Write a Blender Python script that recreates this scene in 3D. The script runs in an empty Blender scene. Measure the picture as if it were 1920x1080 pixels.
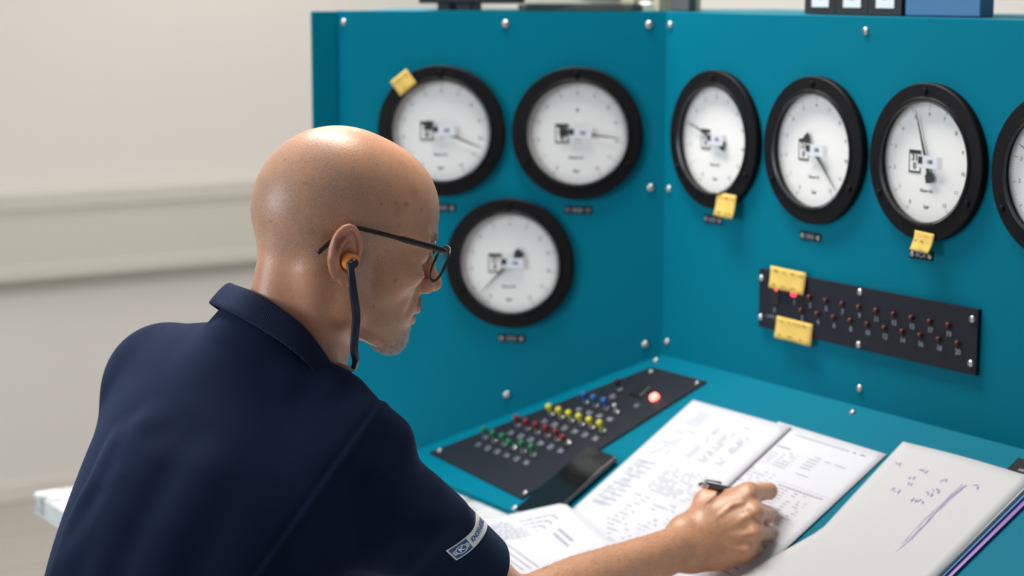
import bpy, bmesh, math, random
import numpy as np
from mathutils import Matrix, Vector
random.seed(7); RNG = np.random.default_rng(11)
SC = bpy.context.scene
COL = SC.collection

# ------------------------------------------------------------------ camera
F = 3700.0                       # focal length in pixels of a 1920 wide frame
TH = math.radians(147.2); PI_ = math.atan(580 / F)
CAM = np.array([2.3237, -1.7640, 1.49])
FW = np.array([math.cos(TH) * math.cos(PI_), math.sin(TH) * math.cos(PI_), -math.sin(PI_)])
RT = np.array([math.sin(TH), -math.cos(TH), 0.0]); UP = np.cross(RT, FW)
cd = bpy.data.cameras.new('camera'); cam = bpy.data.objects.new('camera', cd); COL.objects.link(cam)
cd.sensor_width = 36; cd.lens = F / 1920 * 36; cd.clip_start = 0.05; cd.clip_end = 60
cam.matrix_world = Matrix([[RT[0], UP[0], -FW[0], CAM[0]], [RT[1], UP[1], -FW[1], CAM[1]], [RT[2], UP[2], -FW[2], CAM[2]], [0, 0, 0, 1]])
cd.dof.use_dof = True; cd.dof.focus_distance = 2.08; cd.dof.aperture_fstop = 4.2
SC.camera = cam

# ------------------------------------------------------------------ world, lamps, exposure
W = bpy.data.worlds.new('world'); SC.world = W; W.use_nodes = True
W.node_tree.nodes['Background'].inputs[0].default_value = (0.80, 0.86, 1.0, 1)
W.node_tree.nodes['Background'].inputs[1].default_value = 0.24
def area(name, loc, target, sx, sy, power, color):
    l = bpy.data.lights.new(name, 'AREA'); l.shape = 'RECTANGLE'; l.size = sx; l.size_y = sy; l.energy = power; l.color = color
    o = bpy.data.objects.new(name, l); COL.objects.link(o); o.location = loc
    o.rotation_euler = (Vector(target) - Vector(loc)).to_track_quat('-Z', 'Y').to_euler()
    return o
area('ceiling_lamp_light', (-0.35, -0.45, 2.72), (-0.35, -0.45, 0), 1.5, 0.35, 66, (1.0, 0.95, 0.88))
area('ceiling_lamp_light', (-2.1, 0.75, 2.72), (-2.1, 0.75, 0), 1.5, 0.35, 28, (1.0, 0.95, 0.88))
area('window_daylight', (-0.55, -4.4, 1.9), (0.0, -0.4, 1.0), 2.0, 1.5, 100, (0.86, 0.93, 1.0))
SC.view_settings.view_transform = 'Standard'; SC.view_settings.look = 'None'
SC.view_settings.exposure = -0.3; SC.view_settings.gamma = 1.0; SC.view_settings.use_curve_mapping = False

# ------------------------------------------------------------------ helpers
WM = {}
def link(o, parent=None, M=None):
    COL.objects.link(o); M = M.copy() if M is not None else Matrix.Identity(4)
    WM[o.name] = M
    if parent is not None:
        o.parent = parent; o.matrix_basis = WM[parent.name].inverted() @ M
    else: o.matrix_basis = M
    return o
def empty(name, M): 
    o = bpy.data.objects.new(name, None); o.empty_display_size = 0.05
    return link(o, None, M)
def tag(o, label=None, cat=None, group=None, kind=None):
    if label: o['label'] = label
    if cat: o['category'] = cat
    if group: o['group'] = group
    if kind: o['kind'] = kind
    return o
def T(x, y, z): return Matrix.Translation((x, y, z))
def basis(origin, u, v, w):
    return Matrix([[u[0], v[0], w[0], origin[0]], [u[1], v[1], w[1], origin[1]], [u[2], v[2], w[2], origin[2]], [0, 0, 0, 1]])
def rotz(a): return Matrix.Rotation(a, 4, 'Z')
class MB:
    def __init__(s): s.v = []; s.f = []
    def add(s, v, f, M=None):
        n = len(s.v)
        if M is not None: v = [tuple(M @ Vector(p)) for p in v]
        s.v += [tuple(p) for p in v]; s.f += [tuple(i + n for i in q) for q in f]; return s
    def box(s, x0, x1, y0, y1, z0, z1, b=0.0, M=None):
        if b <= 0:
            v = [(x, y, z) for z in (z0, z1) for y in (y0, y1) for x in (x0, x1)]
            f = [(0, 2, 3, 1), (4, 5, 7, 6), (0, 1, 5, 4), (2, 6, 7, 3), (0, 4, 6, 2), (1, 3, 7, 5)]
            return s.add(v, f, M)
        c = ((x0 + x1) / 2, (y0 + y1) / 2, (z0 + z1) / 2); h = ((x1 - x0) / 2, (y1 - y0) / 2, (z1 - z0) / 2)
        b = min(b, *[k * 0.98 for k in h])
        bm = bmesh.new(); bmesh.ops.create_cube(bm, size=2.0)
        for p in bm.verts: p.co = Vector([c[i] + p.co[i] * h[i] for i in range(3)])
        bmesh.ops.bevel(bm, geom=list(bm.edges), offset=b, segments=2, profile=0.5, affect='EDGES')
        bm.verts.index_update()
        s.add([p.co[:] for p in bm.verts], [[q.index for q in fc.verts] for fc in bm.faces], M); bm.free(); return s
    def lathe(s, prof, n=32, M=None, cap0=False, cap1=False):
        v = []; f = []
        for (r, z) in prof:
            for k in range(n):
                a = 2 * math.pi * k / n; v.append((r * math.cos(a), r * math.sin(a), z))
        for i in range(len(prof) - 1):
            for k in range(n):
                k2 = (k + 1) % n
                f.append((i * n + k, i * n + k2, (i + 1) * n + k2, (i + 1) * n + k))
        if cap0: f.append(tuple(reversed(range(n))))
        if cap1: f.append(tuple((len(prof) - 1) * n + k for k in range(n)))
        return s.add(v, f, M)
    def cyl(s, r, z0, z1, n=24, b=0.0, M=None):
        pr = [(r, z0), (r, z1 - b), (r - b, z1)] if b > 0 else [(r, z0), (r, z1)]
        return s.lathe(pr, n, M, True, True)
    def tube(s, pts, rad, n=10, flat=1.0, M=None, upv=(0, 0, 1)):
        pts = [Vector(p) for p in pts]; v = []; f = []
        rads = rad if hasattr(rad, '__len__') else [rad] * len(pts)
        upp = Vector(upv)
        for i, p in enumerate(pts):
            t = (pts[min(i + 1, len(pts) - 1)] - pts[max(i - 1, 0)]).normalized()
            a = t.cross(upp)
            if a.length < 1e-4: a = t.cross(Vector((1, 0, 0)))
            a.normalize(); c = a.cross(t).normalized()
            for k in range(n):
                an = 2 * math.pi * k / n
                v.append(tuple(p + a * (math.cos(an) * rads[i]) + c * (math.sin(an) * rads[i] * flat)))
        for i in range(len(pts) - 1):
            for k in range(n):
                k2 = (k + 1) % n; f.append((i * n + k, i * n + k2, (i + 1) * n + k2, (i + 1) * n + k))
        f.append(tuple(reversed(range(n)))); f.append(tuple((len(pts) - 1) * n + k for k in range(n)))
        return s.add(v, f, M)
    def poly_prism(s, pts, z0, z1, M=None):
        n = len(pts); v = [(x, y, z0) for x, y in pts] + [(x, y, z1) for x, y in pts]
        f = [tuple(reversed(range(n))), tuple(range(n, 2 * n))] + [(i, (i + 1) % n, n + (i + 1) % n, n + i) for i in range(n)]
        return s.add(v, f, M)
    def quad(s, x0, x1, y0, y1, z, M=None): return s.add([(x0, y0, z), (x1, y0, z), (x1, y1, z), (x0, y1, z)], [(0, 1, 2, 3)], M)
    def mesh(s, name, smooth=False, angle=None):
        me = bpy.data.meshes.new(name); me.from_pydata(s.v, [], s.f); me.update()
        bm = bmesh.new(); bm.from_mesh(me); bmesh.ops.recalc_face_normals(bm, faces=bm.faces); bm.to_mesh(me); bm.free()
        if smooth:
            me.polygons.foreach_set('use_smooth', [True] * len(me.polygons))
            if angle:
                me.set_sharp_from_angle(angle=math.radians(angle))
        return me
    def build(s, name, m, parent=None, M=None, smooth=False, angle=None, label=None):
        me = s.mesh(name, smooth, angle); me.materials.append(m)
        o = link(bpy.data.objects.new(name, me), parent, M)
        if label: o['label'] = label
        return o
def share(name, me, parent, M):
    return link(bpy.data.objects.new(name, me), parent, M)
def catmull(P, n=8):
    P = [np.array(p, float) for p in P]; Q = [2 * P[0] - P[1]] + P + [2 * P[-1] - P[-2]]; out = []
    for i in range(1, len(Q) - 2):
        for k in range(n):
            t = k / n; a, b, c, d = Q[i - 1:i + 3]
            out.append(0.5 * (2 * b + (c - a) * t + (2 * a - 5 * b + 4 * c - d) * t * t + (3 * b - a - 3 * c + d) * t ** 3))
    out.append(P[-1]); return out
_fc = {}
def text_verts(s, size, align='CENTER', bold=0.0, xs=1.0):
    """flat text as (verts, faces) centred on origin"""
    key = (s, size, align, bold, xs)
    if key in _fc: return _fc[key]
    cu = bpy.data.curves.new('t', 'FONT'); cu.body = s; cu.size = size; cu.align_x = align; cu.align_y = 'CENTER'; cu.offset = bold; cu.resolution_u = 3
    o = bpy.data.objects.new('t', cu); COL.objects.link(o)
    dg = bpy.context.evaluated_depsgraph_get(); me = bpy.data.meshes.new_from_object(o.evaluated_get(dg))
    v = [(p.co.x * xs, p.co.y, 0.0) for p in me.vertices]; f = [tuple(p.vertices) for p in me.polygons]
    bpy.data.objects.remove(o); bpy.data.curves.remove(cu); bpy.data.meshes.remove(me)
    _fc[key] = (v, f); return v, f

# ------------------------------------------------------------------ materials
def mat(name, color, rough=0.5, metal=0.0, spec=0.5, noise=None, bump=None, emit=None, trans=0.0, coat=0.0, sheen=0.0, alpha=1.0, sss=0.0):
    m = bpy.data.materials.new(name); m.use_nodes = True; nt = m.node_tree; b = nt.nodes['Principled BSDF']
    b.inputs['Base Color'].default_value = (*color, 1); b.inputs['Roughness'].default_value = rough; b.inputs['Metallic'].default_value = metal
    b.inputs['Specular IOR Level'].default_value = spec; b.inputs['Transmission Weight'].default_value = trans
    b.inputs['Coat Weight'].default_value = coat; b.inputs['Sheen Weight'].default_value = sheen; b.inputs['Alpha'].default_value = alpha
    if sss: b.inputs['Subsurface Weight'].default_value = sss; b.inputs['Subsurface Radius'].default_value = (1, .4, .2); b.inputs['Subsurface Scale'].default_value = 0.004
    if emit: b.inputs['Emission Color'].default_value = (*emit[0], 1); b.inputs['Emission Strength'].default_value = emit[1]
    if noise or bump:
        tc = nt.nodes.new('ShaderNodeTexCoord')
    if noise:   # (scale, amount, second colour)
        n = nt.nodes.new('ShaderNodeTexNoise'); n.inputs['Scale'].default_value = noise[0]; n.inputs['Detail'].default_value = 4
        nt.links.new(tc.outputs['Object'], n.inputs['Vector'])
        mx = nt.nodes.new('ShaderNodeMix'); mx.data_type = 'RGBA'; mx.inputs[6].default_value = (*color, 1); mx.inputs[7].default_value = (*noise[2], 1)
        mr = nt.nodes.new('ShaderNodeMapRange'); mr.inputs[1].default_value = 0.5 - noise[1]; mr.inputs[2].default_value = 0.5 + noise[1]
        nt.links.new(n.outputs['Fac'], mr.inputs[0]); nt.links.new(mr.outputs[0], mx.inputs[0]); nt.links.new(mx.outputs[2], b.inputs['Base Color'])
    if bump:    # (scale, strength, distance)
        n = nt.nodes.new('ShaderNodeTexNoise'); n.inputs['Scale'].default_value = bump[0]; n.inputs['Detail'].default_value = 3
        nt.links.new(tc.outputs['Object'], n.inputs['Vector'])
        bp = nt.nodes.new('ShaderNodeBump'); bp.inputs['Strength'].default_value = bump[1]; bp.inputs['Distance'].default_value = bump[2]
        nt.links.new(n.outputs['Fac'], bp.inputs['Height']); nt.links.new(bp.outputs[0], b.inputs['Normal'])
    return m
TEAL = mat('teal_paint', (0.0, 0.172, 0.258), 0.5, spec=0.06, bump=(900, 0.06, 0.0004), noise=(5, 0.5, (0.0, 0.164, 0.247)))
WALL = mat('wall_paint', (0.68, 0.655, 0.625), 0.9, noise=(2.5, 0.5, (0.66, 0.635, 0.605)))
DUCT = mat('duct_plastic', (0.55, 0.54, 0.485), 0.5)
BASEB = mat('baseboard_paint', (0.66, 0.61, 0.56), 0.6)
FLOORM = mat('vinyl_floor', (0.42, 0.40, 0.365), 0.45, noise=(9, 0.4, (0.39, 0.37, 0.34)))
JOINT = mat('floor_joint', (0.30, 0.285, 0.26), 0.8)
CEIL = mat('ceiling_paint', (0.8, 0.8, 0.78), 0.9)
BLACKP = mat('black_bezel', (0.007, 0.007, 0.008), 0.5, spec=0.12)
DIAL = mat('dial_white', (0.84, 0.84, 0.83), 0.5)
INK = mat('dial_ink', (0.02, 0.02, 0.022), 0.6)
FAINT = mat('print_grey', (0.30, 0.31, 0.34), 0.8)
PTR = mat('pointer_black', (0.03, 0.03, 0.032), 0.4)
STEEL = mat('screw_steel', (0.62, 0.61, 0.60), 0.28, metal=1.0)
PANEL = mat('anthracite_panel', (0.015, 0.018, 0.026), 0.5, spec=0.18, bump=(1200, 0.08, 0.0003))
PLATE = mat('nameplate_black', (0.010, 0.010, 0.012), 0.5, spec=0.12)
WHITEINK = mat('white_lettering', (0.72, 0.73, 0.75), 0.6)
GREYINK = mat('grey_lettering', (0.30, 0.32, 0.37), 0.6)
NOTE = mat('sticky_yellow', (0.80, 0.56, 0.13), 0.75, noise=(60, 0.4, (0.74, 0.51, 0.11)))
NOTEINK = mat('note_ink', (0.22, 0.12, 0.05), 0.8)
LEDOFF = mat('lamp_dark_red', (0.085, 0.010, 0.012), 0.25)
LEDON = mat('lamp_lit_red', (0.9, 0.05, 0.08), 0.3, emit=((1.0, 0.03, 0.06), 4.0))
LEDHOT = mat('lamp_lit_bright', (1.0, 0.3, 0.25), 0.3, emit=((1.0, 0.13, 0.10), 6.0))
PAPER = mat('paper_white', (0.69, 0.70, 0.76), 0.75)
PADP = mat('pad_paper', (0.62, 0.62, 0.64), 0.8)
PRINT = mat('paper_print', (0.36, 0.38, 0.46), 0.85)
PRINTD = mat('paper_print_dark', (0.16, 0.16, 0.2), 0.85)
PENBLUE = mat('pen_blue_ink', (0.30, 0.30, 0.56), 0.8)
GLASSB = mat('phone_glass', (0.010, 0.011, 0.012), 0.06, spec=0.6)
PHONESIDE = mat('phone_side', (0.20, 0.19, 0.18), 0.35, metal=0.7)
def marble():
    m = mat('speckled_laminate', (0.66, 0.68, 0.68), 0.4); nt = m.node_tree; b = nt.nodes['Principled BSDF']
    tc = nt.nodes.new('ShaderNodeTexCoord'); n = nt.nodes.new('ShaderNodeTexNoise'); n.inputs['Scale'].default_value = 26; n.inputs['Detail'].default_value = 8; n.inputs['Distortion'].default_value = 0.8
    r = nt.nodes.new('ShaderNodeValToRGB'); e = r.color_ramp.elements
    e[0].position = 0.36; e[0].color = (0.30, 0.31, 0.31, 1); e[1].position = 0.52; e[1].color = (0.72, 0.74, 0.74, 1)
    q = e.new(0.43); q.color = (0.58, 0.60, 0.61, 1)
    nt.links.new(tc.outputs['Object'], n.inputs['Vector']); nt.links.new(n.outputs['Fac'], r.inputs[0]); nt.links.new(r.outputs[0], b.inputs['Base Color']); return m
MARBLE = marble()

# ------------------------------------------------------------------ frames of the console faces
ZC = 0.933; SL = 0.617; ZT = 1.442; SLN = math.hypot(1, SL); WEDGE = 0.0
AD = np.array([math.cos(math.radians(225)), math.sin(math.radians(225)), 0])
FA = basis((0, 0, 0), -AD, (0, 0, 1), (0.70710678, -0.70710678, 0))     # u to the right (negative = left of corner), v up, w out
FB = basis((0, 0, 0), (1, 0, 0), (0, 0, 1), (0, -1, 0))
FD = basis((0, 0, ZC), (1, 0, 0), (0, 1 / SLN, SL / SLN), (0, -SL / SLN, 1 / SLN))   # v up-slope (0 at the back joint)

# ------------------------------------------------------------------ setting
XW = -3.10; YB = 1.55; HC = 2.78
fl = tag(MB().box(XW - .1, 4.5, -4.6, YB + .1, -0.06, -0.004).build('floor', JOINT), kind='structure')
bw = 0.32
bme = MB().box(0, bw - 0.004, -4.55, YB, -0.004, 0.0).mesh('floor_board'); bme.materials.append(FLOORM)
for i in range(12): share('floor_board', bme, fl, T(XW + 0.005 + i * bw, 0, 0))
tag(MB().box(XW + 12 * bw + 0.005, 4.5, -4.55, YB, -0.004, 0.0).build('floor_board', FLOORM, fl))
tag(MB().box(XW - .1, XW, -4.6, YB + .1, -0.06, HC).build('wall_left', WALL), kind='structure')
tag(MB().box(XW, 4.5, YB, YB + .1, -0.06, HC).build('wall_back', WALL), kind='structure')
tag(MB().box(XW - .1, 4.5, -4.6, YB + .1, HC, HC + .08).build('ceiling', CEIL), kind='structure')
tag(MB().box(XW, XW + 0.012, -4.55, YB, 0.0, 0.055, 0.004).build('baseboard_left', BASEB), kind='structure')
# cable duct on the left wall
e = tag(empty('cable_duct', T(XW, -1.5, 0.645)), 'long cream cable duct running along the wall behind the man', 'cable duct')
for z0, z1, d in ((0.648, 0.690, .062), (0.845, 0.897, .062)): MB().box(XW, XW + d, -4.5, YB, z0, z1, 0.006).build('duct_rail', DUCT, e, label='cream plastic edge rail')
MB().box(XW, XW + .055, -4.5, YB, 0.690, 0.845, 0.002).build('duct_cover', DUCT, e)
MB().box(XW, XW + .058, -4.5, YB, 0.832, 0.845, 0.002).build('duct_lip', DUCT, e)

# ------------------------------------------------------------------ bench
ZB = 0.74
bx0, bx1, by0, by1 = -0.446, 1.75, -0.820, 0.50
e = tag(empty('workbench', T(0.65, -0.2, 0)), 'long workbench with speckled grey laminate top under the console', 'bench')
MB().box(bx0, bx1, by0, by1, ZB - 0.032, ZB, 0.002).build('bench_top', MARBLE, e)
MB().box(bx0 + .002, bx1 - .002, by0 - 0.0025, by0, ZB - 0.032, ZB - 0.002, 0.0008).build('edge_band', MARBLE, e)
GREYM = mat('grey_frame', (0.30, 0.31, 0.32), 0.45, metal=0.3)
for x in (bx0 + .09, bx1 - .09):
    for y in (by0 + .35, by1 - .06):
        MB().box(x - .025, x + .025, y - .025, y + .025, 0.0, ZB - .0321, 0.004).build('leg', GREYM, e)
for y in (by0 + .35, by1 - .06): MB().box(bx0 + .116, bx1 - .116, y - .02, y + .02, ZB - .09, ZB - .0321, 0.003).build('rail', GREYM, e)

# ------------------------------------------------------------------ console
con = tag(empty('control_console', T(0.25, 0.1, ZB)), 'teal metal control console with angled wing and sloping desk', 'console')
UL = -0.477        # left end of the wing face along u
XR = 1.30          # right end of the front panel
# front panel
fp = MB().box(0.0, XR, ZC - 0.003, ZT, -0.012, 0.0, 0.0008).build('front_panel', TEAL, con, FB)
# wing panel: its foot follows the sloping desk, from the corner down to the bench
sA = SL * 0.70710678   # fall of the desk line per metre along the wing
pts = [(0, ZC), (0, ZT), (UL, ZT), (UL, ZB + .001), ((ZB + .001 - ZC) / sA, ZB + .001)]
wp = MB().poly_prism(list(reversed(pts)), -0.012, 0.0).build('wing_panel', TEAL, con, FA)
# folded bright strip at the free end of the wing, then an end plate shaped to face away from the light and stay dark
ang = math.radians(-38)
ST = FA @ T(UL, 0, 0) @ Matrix.Rotation(ang, 4, 'Y')
sp = MB().box(-0.0385, 0.0, ZB + .001, ZT, -0.012, 0.0, 0.0012).build('end_strip', TEAL, con, ST)
_E = ST @ Vector((-0.0385, 0, -.006))
MB().box(_E.x - .006, _E.x - .001, _E.y - .0480, _E.y + .03, ZB + .001, ZT - .001, .001).build('end_cover', TEAL, con)
# back body, top covers
def wpt(M, u, v, w): return tuple(M @ Vector((u, v, w)))
dA = 0.30
a0 = FA @ Vector((0, 0, -.0125)); a1 = FA @ Vector((UL - .004, 0, -.0125)); a2 = FA @ Vector((UL - .004, 0, -dA))
tp = [(XR, .0125), (0.006, .0125), (a1.x, a1.y), (a2.x, a2.y), (-0.13, .32), (XR, .32)]
MB().poly_prism(tp, ZT - 0.004, ZT - 0.0005).build('top_cover', TEAL, con)
bk = [(XR - .002, .32), (-.13, .32), (a2.x, a2.y), (a2.x + .006, a2.y - .001), (-.128, .312), (XR - .002, .312)]
MB().poly_prism(bk, ZB + .001, ZT - .005).build('rear_panel', TEAL, con)
MB().box(XR - .003, XR, .013, .311, ZB + .001, ZT - .005).build('side_panel', TEAL, con)
# sloping desk: trapezoid that meets the wing on its left
LD = 0.353
def deskx(s): return -s / SLN - 0.0   # wing line: x = y on the 45 degree wing
dp = [(0.0, 0.0), (XR, 0.0), (XR, -LD), (deskx(LD), -LD)]
dk = MB().poly_prism(list(reversed(dp)), -0.004, 0.0).build('desk_panel', TEAL, con, FD)
yf = -LD / SLN; zf = ZC - SL * LD / SLN
MB().box(yf * 1.0 + .004, XR, yf, yf + .004, ZB + .0005, zf - .0035).build('desk_front', TEAL, con)
# closed side of the sloping desk
MB().add([(XR - .002, 0, ZB + .001), (XR - .002, yf + .005, ZB + .001), (XR - .002, yf + .005, zf - .004), (XR - .002, 0, ZC - .005), (XR, 0, ZB + .001), (XR, yf + .005, ZB + .001), (XR, yf + .005, zf - .004), (XR, 0, ZC - .005)], [(0, 1, 2, 3), (7, 6, 5, 4), (0, 4, 5, 1), (1, 5, 6, 2), (2, 6, 7, 3), (3, 7, 4, 0)]).build('desk_side', TEAL, con)
# screws
scm = MB().lathe([(0.0062, 0.0), (0.0062, 0.0012), (0.0052, 0.0030), (0.0030, 0.0044), (0.0026, 0.0044), (0.0024, 0.0030)], 14, None, False, True).mesh('screw', True, 40); scm.materials.append(STEEL)
def screw(parent, F_, u, v, w=0.0, s=1.0): return share('screw', scm, parent, F_ @ T(u, v, w) @ Matrix.Scale(s, 4))
for u, v in ((-.0235, 1.4235), (-.2385, 1.4235), (-.0185, 1.184), (-.024, 0.9475), (-.237, 0.861), (-.44, 0.775)): screw(wp, FA, u, v)
screw(sp, ST, -0.0215, 1.4245, 0, .9)
for u, v in ((.012, 1.4235), (.425, 1.4235), (.84, 1.4235), (.014, 1.184), (.014, 0.9545), (.432, 0.957), (.85, 0.957)): screw(fp, FB, u, v, 0, .9)
for u, s in ((.002, .0135), (.431, .013), (.86, .013), (.0515, .346), (.86, .346)): screw(dk, FD, u, -s, 0, .8)

# name plates
plm = MB().box(-.0205, .0205, -.0058, .0058, 0, .0016, .0004).mesh('nameplate'); plm.materials.append(PLATE)
rvm = MB().lathe([(.0036, 0), (.0036, .0006), (.0024, .0016)], 10, None, False, True).mesh('rivet', True, 40); rvm.materials.append(STEEL)
def nameplate(F_, u, v, s):
    o = share('nameplate', plm, con, F_ @ T(u, v, 0.0))
    for k in (-1, 1): share('rivet', rvm, o, F_ @ T(u + k * .0155, v, .0016))
    if s: tv, tf = text_verts(s, 0.0092, bold=.0002); b = MB().add(tv, tf, T(0, 0, .0019))
    else:
        b = MB()        # lettering too small to read
        for x in (-.0085, -.0028, .0030): b.quad(x, x + .0012, -.0034, .0034, .0019).quad(x + .0034, x + .0046, -.0034, .0034, .0019).quad(x, x + .0046, -.0006, .0006, .00192)
    b.build('lettering', GREYINK, o, F_ @ T(u, v, 0.0))
nameplate(FA, -.3375, 1.1465, ''); nameplate(FA, -.128, 1.1480, ''); nameplate(FA, -.2295, 0.9490, '')
nameplate(FB, .120, 1.149, ''); nameplate(FB, .329, 1.1475, ''); nameplate(FB, .5375, 1.1470, 'RCA'); nameplate(FB, .756, 1.147, '')
# small black text plate lying at the back of the desk
o = MB().box(-.05, .05, -.019, .019, 0, .0016, .0004).build('text_plate', PLATE, con, FD @ T(.773, -.035, 0))
b = MB(); rnd0 = random.Random(9)
for k in range(5):
    x = -.034 + .006 * abs(k - 2)
    while x < .036 - .006 * abs(k - 2):
        l = rnd0.uniform(.002, .005); b.quad(x, x + l, .0125 - k * .0066, .0125 - k * .0066 + .0036, .0019); x += l + .0012
b.build('lettering', GREYINK, o, FD @ T(.773, -.035, 0))['kind'] = 'stuff'
screw(o, FD, .727, -.048, .0016, .45)

# indicator panel on the front panel: 20 red lamps in two rows
ip = MB().box(.230, .642, 1.0105, 1.0925, 0, .006, .0006).build('indicator_panel', PANEL, con, FB)
for u in (.2355, .434, .6335):
    for v in ((1.0795, 1.0245) if u != .434 else (1.0865, 1.0165)): screw(ip, FB, u, v, .006, .78)
lampm = MB().lathe([(.0038, 0), (.0038, .002), (.0030, .0046), (.0012, .0058)], 12, None, False, True).mesh('indicator_lamp', True, 50); lampm.materials.append(LEDOFF)
lampon = lampm.copy(); lampon.materials.clear(); lampon.materials.append(LEDON)
def unpix(px, py, p0, n):
    d = FW + RT * (px - 960) / F - UP * (py - 540) / F
    return CAM + d * (((np.array(p0) - CAM) @ n) / (d @ n))
upper = [.305 + i * .0322 for i in range(10)]; lower = [.3215 + i * .0322 for i in range(10)]
for i in range(10):
    for j, (row, z) in enumerate(((upper, 1.0665), (lower, 1.0465))):
        u = row[i]; share('indicator_lamp', lampon if (i == 0 and j == 0) else lampm, ip, FB @ T(u, z, .006))
        tv, tf = text_verts(str(2 * i + 1 + j), .0095, bold=.0002); MB().add(tv, tf).build('lamp_number', GREYINK, ip, FB @ T(u, z - .0115, .0063))
MB().box(.2565, .2735, 1.0465, 1.0715, .006, .0072, .0004).build('display_window', GLASSB, ip, FB)
MB().box(.266, .270, 1.066, 1.069, .0072, .0078).build('display_segment', LEDON, ip, FB)
tv, tf = text_verts('0', .009); MB().add(tv, tf).build('lamp_number', GREYINK, ip, FB @ T(.264, 1.0385, .0063))
tv, tf = text_verts('LAMPE', .006); MB().add(tv, tf).build('lettering', GREYINK, ip, FB @ T(.256, 1.0285, .0063))

# control panel let into the desk: rows of toggle switches
q = [(.013, -.031), (.143, -.030), (.049, -.329), (-.232, -.314)]
cpn = MB().poly_prism(list(reversed(q)), 0.0, .003).build('switch_panel', PANEL, con, FD)
for u, s in ((.022, .040), (.130, .038), (.044, .318), (-.214, .304)): screw(cpn, FD, u, -s, .003, .62)
def capmat(n, c): return mat(n, c, 0.35)
CAPS = dict(green=capmat('cap_green', (0.012, 0.17, 0.075)), red=capmat('cap_red', (0.20, 0.012, 0.018)), yellow=capmat('cap_yellow', (0.70, 0.66, 0.05)),
            blue=capmat('cap_blue', (0.02, 0.13, 0.42)), black=capmat('cap_black', (0.01, 0.01, 0.011)))
colm = MB().lathe([(.0050, 0), (.0050, .0022), (.0042, .0026), (.0042, .0052), (.0030, .0056)], 12, None, False, True).mesh('switch_collar', True, 40); colm.materials.append(STEEL)
levm = {}
for k, m in CAPS.items():
    levm[k] = MB().lathe([(.0020, .0045), (.0026, .0090), (.0044, .0110), (.0048, .0150), (.0042, .0178), (.0022, .0190)], 12, None, True, True).mesh('switch_lever', True, 50); levm[k].materials.append(m)
blank = levm['black'].copy(); blank.materials.clear(); blank.materials.append(STEEL)
numv = {}
def switch(u, s, kind, tilt, num):
    B_ = FD @ T(u, -s, .003)
    share('switch_collar', colm, cpn, B_)
    share('switch_lever', levm[kind] if kind else blank, cpn, B_ @ Matrix.Rotation(math.radians(tilt), 4, 'X') @ (Matrix.Scale(0.8, 4) if not kind else Matrix.Identity(4)))
    tv, tf = text_verts(num, .0115, bold=.0003); MB().add(tv, tf).build('switch_number', GREYINK, cpn, FD @ T(u + .0005, -s - .0163, .0033))
for i in range(6):
    switch(-.1501 + i * .0264, .253, 'green', -14 if i != 3 else 12, '1%d' % (i + 1))
    switch(-.1120 + i * .0266, .2126, 'red', -14 if i != 5 else 12, '2%d' % (i + 1))
    switch(-.0726 + i * .0263, .1725, 'yellow', -6, '3%d' % (i + 1))
for i in range(4): switch(-.0325 + i * .0260, .132, 'blue' if i < 3 else None, -10, '4%d' % (i + 1))
switch(.0034, .0903, 'black', -10, '51')
MB().box(-.013, .013, -.012, .012, 0, .003, .001).build('rocker_switch', CAPS['black'], cpn, FD @ T(.045, -.082, .003))
tv, tf = text_verts('61', .0115); MB().add(tv, tf).build('switch_number', GREYINK, cpn, FD @ T(.0677, -.109, .0033))
MB().lathe([(.0070, 0), (.0070, .003), (.0058, .0055), (.003, .007)], 18, None, False, True).build('signal_lamp', LEDHOT, cpn, FD @ T(.0848, -.0865, .003), True, 50, label='lit red signal lamp')

# ------------------------------------------------------------------ pressure gauges
RO, RI = .0985, .0775
bez = MB().lathe([(RO, 0), (RO, .009), (RO - .0015, .0105), (RI + .004, .0118), (RI + .002, .0135), (RI, .0135), (RI - .0008, .0025)], 72).mesh('bezel', True, 35); bez.materials.append(BLACKP)
rim = MB().lathe([(RI - .0005, .0135), (RI - .0025, .0125), (RI - .003, .0095)], 72).mesh('inner_ring', True, 35); rim.materials.append(mat('dark_ring', (0.02, 0.021, 0.026), 0.25))
dial = MB().lathe([(RI, .0022), (.002, .0022)], 64, None, False, True).mesh('dial_face', True); dial.materials.append(DIAL)
gsc = MB().lathe([(.0042, 0), (.0042, .0022), (.0030, .0036)], 12, None, False, True).mesh('bezel_screw', True, 40); gsc.materials.append(BLACKP)
GLASS = mat('gauge_glass', (1, 1, 1), 0.02, trans=1.0, spec=0.5); GLASS.node_tree.nodes['Principled BSDF'].inputs['IOR'].default_value = 1.02
A0, A1 = math.radians(240), math.radians(-60)   # scale runs clockwise over 300 degrees
tick = MB()
for i in range(121):
    a = A0 + (A1 - A0) * i / 120; L = .0065 if i % 10 == 0 else (.0045 if i % 5 == 0 else .003); w = .00045 if i % 10 == 0 else .00022
    tick.box(.0725 - L, .0725, -w, w, .0023, .0024, 0, rotz(a))
tickm = tick.mesh('scale_ticks'); tickm.materials.append(mat('tick_grey', (0.18, 0.18, 0.19), 0.7))
def numerals(vals):
    b = MB()
    for i, s in enumerate(vals):
        a = A0 + (A1 - A0) * i / (len(vals) - 1); tv, tf = text_verts(s, .0072)
        b.add(tv, tf, T(.0600 * math.cos(a), .0600 * math.sin(a), .0025))
    me = b.mesh('scale_numerals'); me.materials.append(INK); return me
NUM = numerals([str(i) for i in range(13)])
pm = MB(); pm.poly_prism([(-.004, -.0022), (.018, -.0016), (.060, -.0005), (.0685, 0), (.060, .0005), (.018, .0016), (-.004, .0022)], .006, .0068)
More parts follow.
